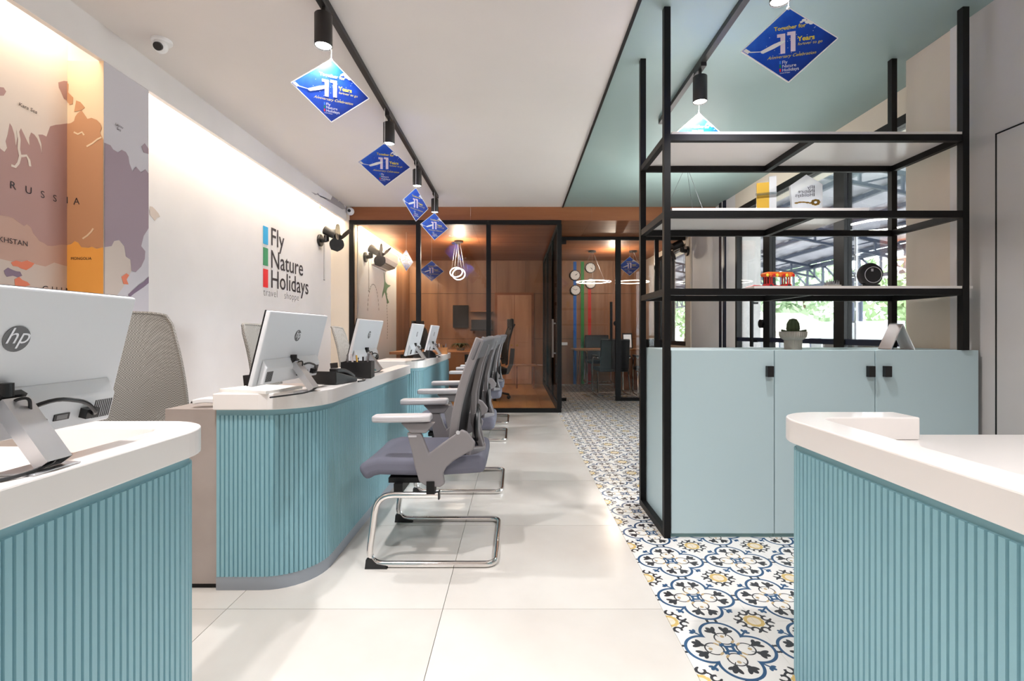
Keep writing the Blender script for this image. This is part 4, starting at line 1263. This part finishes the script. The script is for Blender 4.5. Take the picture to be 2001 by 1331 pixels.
for k in range(10):
    MB().tube(arc((0, -0.055+k*0.0122, 0.137), 0.005, 0, 2*PI, 8, (1, 0, 0), (0, 0, 1))[:-1], 0.0008, 5, closed=True).build('wire_loop', 'steel', r)

# ------------------------------------------------------------------ track lights, placards
def track(label, X, y0, y1, lamps):
    r = thing('lighting_track', label, 'track', (X, (y0+y1)/2, CEIL))
    h = (y1-y0)/2
    MB().box(-0.017, 0.017, -h, h, -0.032, -0.0005).build('rail', 'lamp_black', r)
    MB().box(-0.0175, 0.0175, h, h+0.02, -0.034, -0.0005).build('end_cap', 'lamp_black', r)
def spot(label, X, y, watts):
    r = thing('track_spotlight', label, 'lamp', (X, y, CEIL-0.033), group='black cylinder track spotlights')
    MB().box(-0.018, 0.018, -0.06, 0.06, -0.022, -0.0005).build('adapter', 'lamp_black', r, bevel=0.002)
    MB().cyl((0, 0.0, -0.06), (0, 0.0, -0.022), 0.010, n=10).build('stem', 'lamp_black', r)
    body = MB().lathe([(0.041, -0.215), (0.0425, -0.212), (0.0425, -0.06), (0.040, -0.057), (0.0, -0.057)], n=28)
    body.f = [f for f in body.f if len(f) == 4 or f[0] % 5 != 0]
    body.build('housing', 'lamp_black', r, smooth=True)
    MB().cyl((0, 0, -0.208), (0, 0, -0.205), 0.039, n=28).build('lens', 'lamp_lens', r)
    ld = bpy.data.lights.new('spot_beam', 'SPOT')
    ld.energy = watts; ld.spot_size = math.radians(112); ld.spot_blend = 0.55
    ld.shadow_soft_size = 0.03; ld.color = (1.0, 0.975, 0.975)
    lo = bpy.data.objects.new('spot_beam', ld); C.objects.link(lo)
    lo.parent = r; lo.location = (0, 0, -0.225)
    return r
TX, UX = -0.955, 1.135
track('black lighting track over the counters, with a row of spotlights', TX, -2.6, 5.86, 0)
track('short black lighting track on the green ceiling', UX, -2.6, 3.77, 0)
spot('large black spotlight at the top of the picture, nearest on the counter track', TX, 2.40, TRACK_W)
spot('second black spotlight on the counter track', TX, 3.64, TRACK_W)
spot('third black spotlight on the counter track', TX, 4.68, TRACK_W)
spot('last black spotlight on the counter track, before the glass partition', TX, 5.70, TRACK_W)
for y_ in (1.20, 0.0, -1.2, -2.4):
    nth = {1.20: 'first', 0.0: 'second', -1.2: 'third', -2.4: 'fourth'}[y_]
    o = spot(nth+' black spotlight on the counter track above the viewer, counted back from the picture', TX, y_, TRACK_W*(1.45 if y_ > -0.5 else 1.2))
spot('black spotlight on the green ceiling track above the shelf', UX, 2.98, TRACK_W)
for y_ in (2.075, 0.8, -0.5, -1.9):
    nth = {2.075: 'black spotlight cut by the top edge, over the large placard', 0.8: 'first black spotlight on the green ceiling track above the viewer', -0.5: 'second black spotlight on the green ceiling track above the viewer', -1.9: 'third black spotlight on the green ceiling track above the viewer'}[y_]
    spot(nth, UX, y_, TRACK_W*(1.0 if y_ > 2 else 1.3))

def placard(label):
    r = thing('hanging_placard', label, 'placard', group='blue diamond shaped anniversary placards')
    A, B = 0.183, 0.157
    z0 = -0.05                                     # top corner below the knot
    zc = z0-B
    face = [(0, -0.0015, B), (A, -0.0015, 0), (0, -0.0015, -B), (-A, -0.0015, 0)]
    card = MB().prism(face, (0, 0.003, 0)).build('card', 'placard_blue', r, loc=(0, 0, zc))
    edge = MB()
    for i in range(4):
        a = Vector(face[i]); b = Vector(face[(i+1) % 4])
        a.y = b.y = 0
        edge.bar([a, b], 0.004, 0.004)
    edge.build('white_edge', 'print_white', r, loc=(0, 0, zc))
    for s in (1, -1):                               # both faces are printed
        ux = (s, 0, 0); uy = (0, 0, 1); yo = -0.0024*s
        def T(name, m, *items):
            for body, size, x, z, kw in items:
                mb = MB()
                put_text(mb, body, size, (x*s, yo, z), ux, uy, 0, **kw)
                mb.build(name, m, card)
        T('yellow_lettering', 'print_yellow', ('Together for', 0.023, -0.056, 0.066, {'offset': 0.0005}), ('Years', 0.028, 0.034, 0.010, {'offset': 0.0008}), ('forever to go', 0.017, 0.034, -0.008, {'shear': 0.2}))
        T('script_lettering', 'print_yellow', ('Anniversary Celebration', 0.0185, -0.082, -0.052, {'shear': 0.45}))
        T('white_lettering', 'print_white', ('Fly', 0.0185, -0.025, -0.077, {}), ('Nature', 0.0185, -0.025, -0.0935, {}), ('Holidays', 0.0185, -0.025, -0.110, {}), ('travel shoppe', 0.007, -0.033, -0.118, {}))
        for k, mm in enumerate(('print_sky', 'bar_green', 'bar_red')):
            MB().box(*sorted((s*-0.035, s*-0.029)), yo-0.0002, yo+0.0002, -0.077-0.0165*k, -0.064-0.0165*k).build('colour_bar', mm, card)
        def P(pts): return [(s*a, yo+0.0003*s, b) for a, b in pts]
        for dx_, dz_ in ((-0.031, -0.034), (0.008, -0.030)):
            one = [(0.0, 0.0), (0.018, 0.0), (0.018, 0.084), (-0.013, 0.084), (-0.013, 0.070), (0.0, 0.070)]
            MB().prism(P([(a+dx_, b+dz_) for a, b in one]), (0, -0.0004*s, 0)).build('number_print', 'print_pink', card)
        MB().prism(P([(-0.108, -0.012), (-0.06, 0.010), (-0.036, 0.018), (-0.016, 0.021), (-0.012, 0.016), (-0.03, 0.004), (-0.056, -0.008), (-0.098, -0.023), (-0.106, -0.020)]), (0, -0.0005*s, 0)).build('aeroplane_print', 'print_white', card)
        MB().prism(P([(-0.160, -0.006), (-0.098, -0.014), (-0.094, -0.0165), (-0.15, -0.012)]), (0, -0.0005*s, 0)).build('aeroplane_print', 'print_white', card)
        MB().prism(P([(-0.183+0.006, 0.0), (-0.165, 0.008), (-0.148, -0.006), (-0.158, -0.016)]), (0, -0.0005*s, 0)).build('cloud_print', 'print_white', card)
        cl = MB()
        for cx_, cz_, rr in ((0.072, 0.085, 0.011), (0.058, 0.094, 0.009), (0.085, 0.078, 0.009), (0.048, 0.088, 0.006)):
            cl.prism(P([(cx_+rr*math.cos(t*PI/5), cz_+rr*0.7*math.sin(t*PI/5)) for t in range(10)]), (0, -0.0004*s, 0))
        cl.build('cloud_print', 'print_white', card)
        rnd = random.Random(11)
        st = MB()
        for k in range(26):
            a, b = rnd.uniform(-0.09, 0.10), rnd.uniform(-0.04, 0.06)
            st.prism(P([(a-0.0014, b), (a, b-0.0014), (a+0.0014, b), (a, b+0.0014)]), (0, -0.0004*s, 0))
        st.build('star_print', 'print_white', card)
    MB().tube([(0, 0, 0), (0.001, 0, 0.5), (0, 0, 1)], 0.0018, 6).build('string', 'white_plastic', r, loc=(0, 0, z0+0.002))
    MB().ball((0, 0, z0-0.003), (0.007, 0.005, 0.008), 8, 6).build('knot', 'white_plastic', r)
    return r
HZ = 2.472
pl = placard('blue diamond placard hanging under the nearest counter spotlight, washed by its light')
pl.location = (-0.925, 2.425, HZ); pl.rotation_euler = (0, 0, math.radians(26))
def hang(o, top):
    for c_ in o.children:
        if c_.name.startswith('string'): c_.scale.z = top-(o.location.z-0.048)
hang(pl, HZ)
def put_pl(loc, deg, label, top=HZ):
    o = dup(pl, loc, math.radians(deg), label); hang(o, top); return o
put_pl((-0.955, 3.52, HZ+0.01), 18, 'second blue diamond placard along the counter track', CEIL-0.033)
put_pl((-0.945, 4.57, HZ), 62, 'third blue diamond placard on the counter track, turned nearly edge on', CEIL-0.033)
put_pl((-0.942, 5.60, HZ+0.02), 40, 'fourth blue diamond placard on the counter track, before the wooden fascia', CEIL-0.033)
put_pl((1.15, 2.04, HZ), -15, 'large blue diamond placard at the top right under the green ceiling')
put_pl((1.143, 3.02, HZ), 3, 'bright blue diamond placard partly hidden by the top shelf')
put_pl((-1.62, 7.15, 2.33), 70, 'blue diamond placard inside the cabin behind the left pane', SOFF)
put_pl((-1.28, 7.35, 2.20), 12, 'blue diamond placard inside the cabin beside the round pendant', SOFF)
put_pl((1.86, 7.9, 2.35), -12, 'blue diamond placard inside the rear office above its desk', SOFF)

# ceiling cameras
r = thing('dome_camera', 'white dome security camera on the ceiling above the world map', 'camera', (-2.02, 2.76, CEIL))
MB().lathe([(0.0, 0.0), (0.052, 0.0), (0.052, -0.012), (0.045, -0.02), (0.0, -0.02)], n=28).build('base', 'white_plastic', r, smooth=True)
MB().ball((0.0, -0.012, -0.04), 0.038, 18, 12).build('eyeball', 'white_plastic', r, smooth=True)
MB().cyl((0.008, -0.034, -0.052), (0.012, -0.052, -0.063), 0.022, n=18).build('lens', 'black_plastic', r)
r = thing('dome_camera', 'small white security camera at the left end of the wooden fascia', 'camera', (-2.185, YG-0.005, 2.655))
MB().cyl((0, 0, 0), (0, -0.03, 0), 0.05, n=24).build('base', 'white_plastic', r, bevel=0.004)
MB().ball((0, -0.035, 0), 0.038, 16, 10).build('eyeball', 'white_plastic', r, smooth=True)
MB().cyl((0.005, -0.06, -0.002), (0.006, -0.075, -0.004), 0.02, n=16).build('lens', 'black_plastic', r)

# wall fans
def wall_fan(label, loc, rz):
    r = thing('wall_fan', label, 'fan', loc, rz, 'black wall fans')      # wall behind at -x
    MB().cyl((0, 0, 0), (0.03, 0, 0), 0.075, n=24).build('wall_plate', 'black_plastic', r, bevel=0.006)
    MB().cyl((0.03, 0, 0), (0.10, 0, 0.01), 0.03, n=14).cyl((0.09, 0, -0.01), (0.09, 0, 0.06), 0.032, n=14).build('bracket', 'black_plastic', r, smooth=True)
    ax = Vector((0.86, -0.15, -0.42)).normalized()
    p = Vector((0.10, 0, 0.12))
    MB().cyl(p-ax*0.02, p+ax*0.15, 0.062, 0.058, n=20).build('motor', 'black_plastic', r, smooth=True)
    hub = p+ax*0.19
    MB().cyl(p+ax*0.15, hub+ax*0.02, 0.03, 0.024, n=16).build('hub', 'black_plastic', r, smooth=True)
    u = ax.cross(Vector((0, 0, 1))).normalized(); w = u.cross(ax)
    for k in range(3):
        a = 2*PI*k/3+0.5
        d = u*math.cos(a)+w*math.sin(a); e = ax.cross(d)
        def bl(s, t):
            rr = 0.025+0.16*s; wd = (0.025+0.075*math.sin(PI*min(1, 0.12+s*0.8)))*(t-0.5)*2
            return hub+d*rr+e*wd*0.9+ax*(wd*0.45)
        MB().sheet(bl, 8, 5, 0.004).build('blade', 'lamp_black', r, smooth=True)
    for dy_ in (-0.012, 0.012):
        MB().tube([(0.06, dy_, -0.03), (0.062, dy_, -0.48)], 0.002, 5).ball((0.062, dy_, -0.49), 0.007, 8, 6).build('pull_cord', 'logo_grey', r)
    MB().tube(fillet([(0.02, 0.02, 0.06), (0.015, 0.03, 0.25), (0.012, 0.03, 0.42)], 0.03, 3), 0.003, 6).build('power_cable', 'white_plastic', r)
    MB().cyl((0, 0.03, 0.42), (0.012, 0.03, 0.42), 0.02, n=12).build('cable_rose', 'brass', r)
    return r
wall_fan('black wall fan on the lit left wall beside the lettering', (XL, 6.0, 2.20), math.radians(0))
wall_fan('black wall fan behind the first pane of the cabin', (-2.19, 7.0, 2.15), 0)
wall_fan('black wall fan on the window pier behind the shelf', (XW-0.02, 7.38, 2.30), PI)

# ------------------------------------------------------------------ glass cabin
r = thing('air_conditioner', 'white split air conditioner on the cabin wall', 'air conditioner', (-2.19, 7.75, 2.09))
MB().prism([(0, -0.42, 0.0), (0.15, -0.42, 0.04), (0.20, -0.42, 0.12), (0.20, -0.42, 0.26), (0.17, -0.42, 0.29), (0, -0.42, 0.29)], (0, 0.84, 0)).build('body', 'white_plastic', r, bevel=0.01)
MB().sheet(lambda u, v: Vector((0.06+0.11*v, (u-0.5)*0.74, 0.008+0.045*v)), 2, 2, 0.006).build('louvre', 'logo_grey', r)
r = thing('meeting_table', 'brown wooden table inside the glass cabin', 'table', (-1.10, 8.0, 0))
MB().box(-0.85, 0.50, -0.55, 0.6, 0.72, 0.76).build('top', 'wood_table', r, bevel=0.004)
for a, b in ((-0.7, -0.6), (0.3, 0.4)):
    MB().box(a, b, -0.45, 0.5, 0, 0.72).build('panel_leg', 'black_leather', r)
r = thing('table_plant', 'small green potted plant on the cabin table', 'plant', (-0.92, 8.05, 0.76))
MB().lathe([(0.0, 0), (0.06, 0), (0.075, 0.05), (0.0, 0.05)], n=16).build('bowl', 'pot_concrete', r, smooth=True)
for k in range(12):
    a = 2*PI*k/12
    MB().sheet(lambda u, v: Vector((math.cos(a)*(0.02+0.16*u)-math.sin(a)*(v-.5)*0.05*math.sin(PI*u+.2), math.sin(a)*(0.02+0.16*u)+math.cos(a)*(v-.5)*0.05*math.sin(PI*u+.2), 0.05+0.07*math.sin(PI*u))), 4, 1, 0.002).build('leaf', 'cactus_green', r)
staff_chair('black office chair with headrest inside the cabin, right of the table', (-0.38, 7.75, 0), PI+0.2, 'black_leather', True, 'black_plastic', 'black cabin chairs')
staff_chair('black office chair behind the computers at the left of the cabin table', (-1.62, 8.9, 0), -0.7, 'black_leather', True, 'black_plastic', 'black cabin chairs')
r = thing('television', 'dark flat television on the cabin end wall', 'television', (-1.02, YE-0.005, 1.16))
MB().box(-0.27, 0.05, -0.05, 0.0, 0, 0.46).build('left_screen', 'monitor_screen', r, bevel=0.004)
r2 = thing('wall_shelf', 'dark wall shelf beside the television in the cabin', 'shelf', (-0.72, YE-0.005, 1.10))
MB().box(-0.2, 0.25, -0.22, 0.0, 0, 0.02).build('board', 'black_leather', r2)
MB().box(-0.2, 0.25, -0.22, 0.0, 0.38, 0.40).build('board', 'wood_table', r2)
MB().box(-0.18, 0.23, -0.2, -0.01, 0.02, 0.22).build('cabinet', 'monitor_screen', r2)
d3 = tag(sroot('wooden_door'), 'double panelled wooden door on the cabin end wall', 'door')
del d3['kind']
MB().box(-0.43, 0.37, YE-0.03, YE-0.001, 0, 1.88).build('frame', 'wood_soffit', d3)
for a, b in ((-0.38, -0.035), (-0.025, 0.32)):
    lf = MB().box(a, b, YE-0.045, YE-0.031, 0.01, 1.83).build('leaf', 'wood_door', d3)
    for z0, z1 in ((0.1, 0.75), (0.85, 1.2), (1.3, 1.75)):
        MB().box(a+0.05, b-0.05, YE-0.052, YE-0.046, z0, z1).build('panel', 'wood_door', lf, bevel=0.003)
    MB().cyl(((a+b)/2+(0.12 if a < -0.2 else -0.12), YE-0.07, 0.8), ((a+b)/2+(0.12 if a < -0.2 else -0.12), YE-0.045, 0.8), 0.022, n=12).build('knob', 'brass', lf)
r = thing('side_stool', 'small wooden stool in front of the double door', 'stool', (0.18, 9.3, 0))
MB().box(-0.2, 0.2, -0.16, 0.16, 0.42, 0.45).build('top', 'wood_table', r)
for a in (-0.16, 0.16):
    for b in (-0.12, 0.12): MB().box(a-0.015, a+0.015, b-0.015, b+0.015, 0, 0.42).build('leg', 'wood_soffit', r)
# ring pendants
def ring_pendant(label, loc, R, top, m, tilt=0.0, group=None):
    r = thing('ring_pendant', label, 'lamp', loc, 0, group)
    ax = Vector((1, 0, 0)); ay = Vector((0, math.cos(tilt), math.sin(tilt)))
    P = arc((0, 0, 0), R, 0, 2*PI, 40, ax, ay)[:-1]
    MB().tube(P, 0.008, 8, closed=True).build('glowing_ring', m, r, smooth=True)
    hh = top-loc[2]
    MB().cyl((0, 0, hh-0.03), (0, 0, hh-0.001), 0.07, n=20).build('canopy', 'lamp_black', r)
    for k in range(3):
        a = 2*PI*k/3+0.4
        q = ax*R*math.cos(a)+ay*R*math.sin(a)
        MB().tube([q, (0.02*math.cos(a), 0.02*math.sin(a), hh-0.03)], 0.002, 5).build('wire', 'logo_grey', r)
    return r
def point(loc, w, col, size=0.012):
    ld = bpy.data.lights.new('pendant_light', 'POINT'); ld.energy = w; ld.color = col; ld.shadow_soft_size = size
    lo = bpy.data.objects.new('pendant_light', ld); C.objects.link(lo); lo.location = loc
    return lo
ring_pendant('white glowing tilted ring pendant inside the cabin', (-0.92, 7.8, 2.0), 0.10, SOFF, 'ring_white_glow', 1.2, 'cabin ring pendants')
ring_pendant('second smaller white ring pendant crossing the first in the cabin', (-0.98, 7.95, 2.05), 0.10, SOFF, 'ring_white_glow', 1.0, 'cabin ring pendants')
point((-0.9, 7.7, 2.3), 36, (1.0, 0.86, 0.7))
ring_pendant('warm glowing ring pendant above the rear office desk, left one', (1.38, 8.75, 1.975), 0.28, SOFF, 'ring_glow', 0, 'rear office ring pendants')
ring_pendant('warm glowing ring pendant above the rear office desk, right one', (2.12, 8.75, 1.975), 0.28, SOFF, 'ring_glow', 0, 'rear office ring pendants')
point((1.75, 8.6, 2.3), 30, (1.0, 0.88, 0.72))
r = ring_pendant('thin ring pendant on the green ceiling behind the middle shelf', (1.70, 4.82, 2.13), 0.30, CEIL, 'ring_bright', 0)

# ------------------------------------------------------------------ rear office
for nm, x_, m_ in (('blue', 1.215, 'stripe_blue'), ('green', 1.37, 'stripe_green'), ('red', 1.515, 'stripe_red')):
    MB().box(x_-0.032, x_+0.032, YE-0.006, YE-0.001, 0.0, 2.0 if nm == 'red' else 2.52).build('painted_stripe', m_, we)
def clock(label, x_, z_, h, mnt):
    r = thing('wall_clock', label, 'clock', (x_, YE-0.007, z_), 0, 'round wall clocks on the stripes')
    MB().cyl((0, 0, 0), (0, -0.03, 0), 0.108, n=28).build('case', 'black_plastic', r, bevel=0.004)
    MB().cyl((0, -0.0302, 0), (0, -0.033, 0), 0.093, n=28).build('dial', 'white_plastic', r)
    for a, l, w in ((h, 0.045, 0.008), (mnt, 0.07, 0.006)):
        d = Vector((math.sin(a), 0, math.cos(a)))
        MB().bar([Vector((0, -0.036, 0)), Vector((0, -0.036, 0))+d*l], w, 0.002, up=(0, 1, 0)).build('hand', 'ink', r)
    t = MB()
    for k in range(12):
        d = Vector((math.sin(k*PI/6), 0, math.cos(k*PI/6)))
        t.bar([Vector((0, -0.034, 0))+d*0.076, Vector((0, -0.034, 0))+d*0.088], 0.006, 0.002, up=(0, 1, 0))
    t.build('hour_marks', 'ink', r)
clock('upper left round wall clock on the blue stripe', 1.215, 2.235, 1.2, 0.9)
clock('lower left round wall clock on the blue stripe', 1.225, 1.93, 1.0, 5.2)
clock('upper right round wall clock beside the green stripe', 1.53, 2.39, 2.2, 2.4)
clock('lower right round wall clock above the red stripe, behind the ring lamp', 1.535, 2.07, 5.0, 1.0)
r = thing('office_desk', 'wooden desk on dark hairpin legs in the rear office', 'desk', (1.78, 8.95, 0))
MB().box(-0.72, 0.78, -0.35, 0.35, 0.735, 0.765).build('top', 'wood_table', r, bevel=0.003)
for a in (-0.62, 0.68):
    for b in (-0.28, 0.28):
        MB().tube([(a-0.06, b, 0.735), (a, b, 0.0), (a+0.06, b, 0.735)], 0.007, 6).build('hairpin_leg', 'black_metal', r)
MB().box(0.1, 0.5, 0.0, 0.3, 0.0, 0.6).build('drawer_block', 'wood_soffit', r)
def black_visitor(label, loc, rz):
    r = thing('leather_chair', label, 'chair', loc, rz, 'black leather chairs of the rear office')   # faces +y
    def bk(u, v):
        k = (u-.5)*2
        return (k*0.24, -0.22-0.08*v-0.03*(1-k*k), 0.45+0.5*v)
    MB().sheet(bk, 8, 6, 0.05).build('backrest', 'black_leather', r, smooth=True, bevel=0.015)
    MB().sheet(lambda u, v: Vector(((u-.5)*0.5, -0.22+0.46*v, 0.44)), 6, 6, 0.07).build('seat', 'black_leather', r, smooth=True, bevel=0.02)
    for s in (-1, 1):
        MB().tube(fillet([(s*0.27, -0.2, 0.64), (s*0.27, 0.18, 0.64), (s*0.27, 0.22, 0.3), (s*0.27, 0.2, 0.012), (s*0.27, -0.24, 0.012), (s*0.26, -0.15, 0.40)], 0.06, 4), 0.012, 8).build('leg_loop', 'chrome', r, smooth=True)
        MB().box(s*0.27-0.025, s*0.27+0.025, -0.18, 0.15, 0.65, 0.68).build('armrest', 'black_leather', r, bevel=0.006)
    MB().tube([(-0.27, -0.24, 0.012), (0.27, -0.24, 0.012)], 0.012, 8).build('cross_tube', 'chrome', r)
    return r
black_visitor('black leather visitor chair in front of the rear office desk, left', (1.62, 8.25, 0), 0.05)
black_visitor('black leather visitor chair in front of the rear office desk, beside the black shelf post', (2.30, 8.2, 0), -0.05)
black_visitor('black high backed chair behind the rear office desk', (1.64, 9.5, 0.06), PI)
r = thing('photo_frame', 'white screen in a black frame on the rear office desk', 'frame', (2.05, 8.85, 0.765))
MB().sheet(lambda u, v: Vector(((u-.5)*0.18, 0.07*v, 0.002+0.28*v)), 2, 2, 0.012).build('frame', 'black_plastic', r)
MB().sheet(lambda u, v: Vector(((u-.5)*0.14, 0.005+0.06*v-0.008, 0.022+0.235*v)), 2, 2, 0.002).build('screen', 'white_plastic', r)
o = MB().box(0.735, 1.06, YE-0.03, YE-0.001, 0.80, 0.86).build('socket_strip', 'white_plastic', bevel=0.003)
tag(o, 'white socket strip on the wood wall left of the blue stripe', 'socket')

# ------------------------------------------------------------------ outside the windows
gd = struct(MB().box(-40, 70, -30, 90, -0.35, -0.13).build('ground_outside', 'outside_ground'), 'pale ground outside')
cp = tag(sroot('canopy_roof'), 'corrugated metal canopy roof on dark steel trusses outside the windows', 'canopy')
del cp['kind']
X0c, Z0c, X1c, Z1c = 2.98, 3.35, 6.6, 2.62
sl_ = (Z1c-Z0c)/(X1c-X0c)
def cz(x): return Z0c+(x-X0c)*sl_
YA, YB = 0.5, 26.0
ym = YA
while ym < YB-0.01:                          # separate roofing sheets, ribs across the slope
    vs = []; fs = []
    n = 10
    for i in range(n+1):
        t = i/n
        dz = 0.022 if (i % 5) in (1, 2) else 0.0
        for x_ in (X0c, X1c): vs.append((x_, ym+1.0*t-0.004, cz(x_)+dz))
    for i in range(n): fs.append((2*i, 2*i+1, 2*i+3, 2*i+2))
    MB().add(vs, fs).build('roof_sheet', 'canopy_sheet', cp, fix=False)
    ym += 1.0
for i in range(7):
    x_ = X0c+0.15+i*0.56
    MB().box(x_-0.03, x_+0.03, YA, YB, cz(x_)-0.075, cz(x_)-0.012).build('purlin', 'canopy_steel', cp)
for yy in (3.2, 5.7, 8.2, 10.7, 13.2, 15.7, 18.2, 22):
    t = MB()
    a = Vector((X0c+0.05, yy, cz(X0c)-0.11)); b = Vector((X1c, yy, cz(X1c)-0.11))
    dn = Vector((0, 0, -0.22))
    t.bar([a, b], 0.05, 0.05); t.bar([a+dn, b+dn], 0.04, 0.04)
    for k in range(8):
        p = a.lerp(b, k/7); t.bar([p, p+dn], 0.03, 0.03, up=(0, 1, 0))
        if k < 7: t.bar([p+dn, a.lerp(b, (k+1)/7)], 0.02, 0.02, up=(0, 1, 0))
    t.build('rafter_truss', 'canopy_steel', cp)
t = MB()
zt, zb = cz(X1c)-0.1, cz(X1c)-0.52
t.bar([(X1c, YA, zt), (X1c, YB, zt)], 0.09, 0.09); t.bar([(X1c, YA, zb), (X1c, YB, zb)], 0.06, 0.06)
t.build('edge_chord', 'canopy_steel', cp)
k = 0
yy = YA
while yy < YB-0.2:
    MB().bar([(X1c, yy, zb), (X1c, yy, zt)], 0.04, 0.04, up=(1, 0, 0)).bar([(X1c, yy, zb), (X1c, yy+0.55, zt)], 0.03, 0.03, up=(1, 0, 0)).build('edge_brace', 'canopy_steel', cp)
    yy += 0.55
for yy in (1.2, 9.4, 17.6):
    for d_ in (-0.12, 0.12):
        MB().cyl((X1c, yy+d_, -0.13), (X1c, yy+d_, zb), 0.05, n=12).build('post', 'canopy_steel', cp)
r = thing('twin_pipe', 'pair of thin steel pipes with clamps outside the window', 'pipe', (3.3, 4.72, 0))
for d_ in (-0.025, 0.05):
    MB().cyl((0, d_, -0.13), (0, d_, 2.05), 0.014, n=10).build('tube', 'steel', r)
for z_ in (0.95, 1.15, 1.35, 1.6, 1.8):
    MB().box(-0.02, 0.02, -0.05, 0.07, z_, z_+0.015).build('clamp', 'steel', r)

def tree(label, loc, h, rad, m, n=900, seed=1):
    r = thing('tree', label, 'tree', loc, 0, 'trees beyond the canopy')
    rnd = random.Random(seed)
    MB().tube([(0, 0, 0), (0.1, 0.05, h*0.35), (0.0, 0.1, h*0.62)], 0.14, 8, scales=[1.2, 0.9, 0.5]).build('trunk', 'trunk', r, smooth=True)
    vs = []; fs = []
    cl = [Vector((rnd.uniform(-1, 1)*rad*.6, rnd.uniform(-1, 1)*rad*.6, h*0.65+rnd.uniform(-.5, .6)*rad)) for _ in range(14)]
    for k in range(n):
        c = rnd.choice(cl)
        d = Vector((rnd.gauss(0, 1), rnd.gauss(0, 1), rnd.gauss(0, 1))).normalized()*rad*0.48*rnd.uniform(.5, 1)
        p = c+d
        a = Vector((rnd.gauss(0, 1), rnd.gauss(0, 1), rnd.gauss(0, 1))).normalized()
        b = a.cross(Vector((rnd.gauss(0, 1), rnd.gauss(0, 1), rnd.gauss(0, 1)))).normalized()
        s = rad*rnd.uniform(.06, .12)
        o_ = len(vs)
        vs += [p-a*s, p+b*s*.5, p+a*s, p-b*s*.5]
        fs.append((o_, o_+1, o_+2, o_+3))
    f = MB().add(vs, fs).build('foliage', m, r, fix=False)
    f['kind'] = 'stuff'
    return r
tree('leafy green tree outside, right behind the desk calendar', (17.0, 20.5, -0.13), 4.2, 2.3, 'leaf_far', 1400, 2)
tree('pale green tree outside behind the black round disc', (15.5, 26, -0.13), 5.0, 2.6, 'leaf_pale', 1400, 3)
tree('pale green tree outside left of the window pull handle', (9.5, 33, -0.13), 4.4, 2.2, 'leaf_pale', 1000, 4)
tree('low green tree outside the rear office window', (14.0, 40, -0.13), 4.5, 2.5, 'leaf_far', 1000, 5)
tree('bushy tree far outside behind the cactus pot', (20.0, 36, -0.13), 4.0, 2.4, 'leaf_pale', 1000, 6)
def house(label, loc, w, d, h, rz):
    r = thing('far_house', label, 'building', loc, rz, 'pale low buildings across the yard')
    MB().box(-w/2, w/2, -d/2, d/2, 0, h).build('wall', 'house_wall', r)
    rf = MB().prism([(-w/2-.3, -d/2-.3, h), (w/2+.3, -d/2-.3, h), (w/2+.1, 0, h+0.9), (-w/2-.1, 0, h+0.9)], (0, 0.02, 0.06))
    rf.build('roof_slope', 'house_roof', r)
    for k in range(3):
        x_ = -w/2+w*(k+0.5)/3
        f = MB().box(x_-0.4, x_+0.4, -d/2-0.03, -d/2-0.001, h*0.35, h*0.75).build('window', 'canopy_steel', r)
        MB().box(x_-0.35, x_+0.35, -d/2-0.035, -d/2-0.031, h*0.38, h*0.72).build('pane', 'logo_grey', f)
house('pale low house outside behind the pull handle', (12.2, 24.5, -0.13), 5, 4, 1.25, 0.2)
house('pale low house outside between the window mullions', (18.0, 30, -0.13), 6, 4, 1.35, -0.2)
r = thing('water_tank', 'white round tank lying outside the right window', 'tank', (6.6, 8.9, 0.0))
MB().cyl((-0.6, 0.5, 0.75), (0.35, -0.25, 0.75), 0.52, n=28).build('drum', 'tank_white', r, smooth=True)
MB().box(-0.5, 0.3, -0.3, 0.5, -0.13, 0.28).build('cradle', 'canopy_steel', r)
r = thing('garden_bench', 'taupe bench backrest outside behind the cabinet top', 'bench', (3.35, 4.9, 0))
MB().box(-0.02, 0.03, -0.55, 0.35, 0.55, 0.99).build('backrest', 'taupe_board', r)
MB().box(0.03, 0.45, -0.55, 0.35, 0.4, 0.45).build('seat', 'taupe_board', r)
for a in (0.02, 0.4):
    for b in (-0.5, 0.3): MB().box(a-0.02, a+0.02, b-0.02, b+0.02, -0.13, 0.4).build('leg', 'black_metal', r)
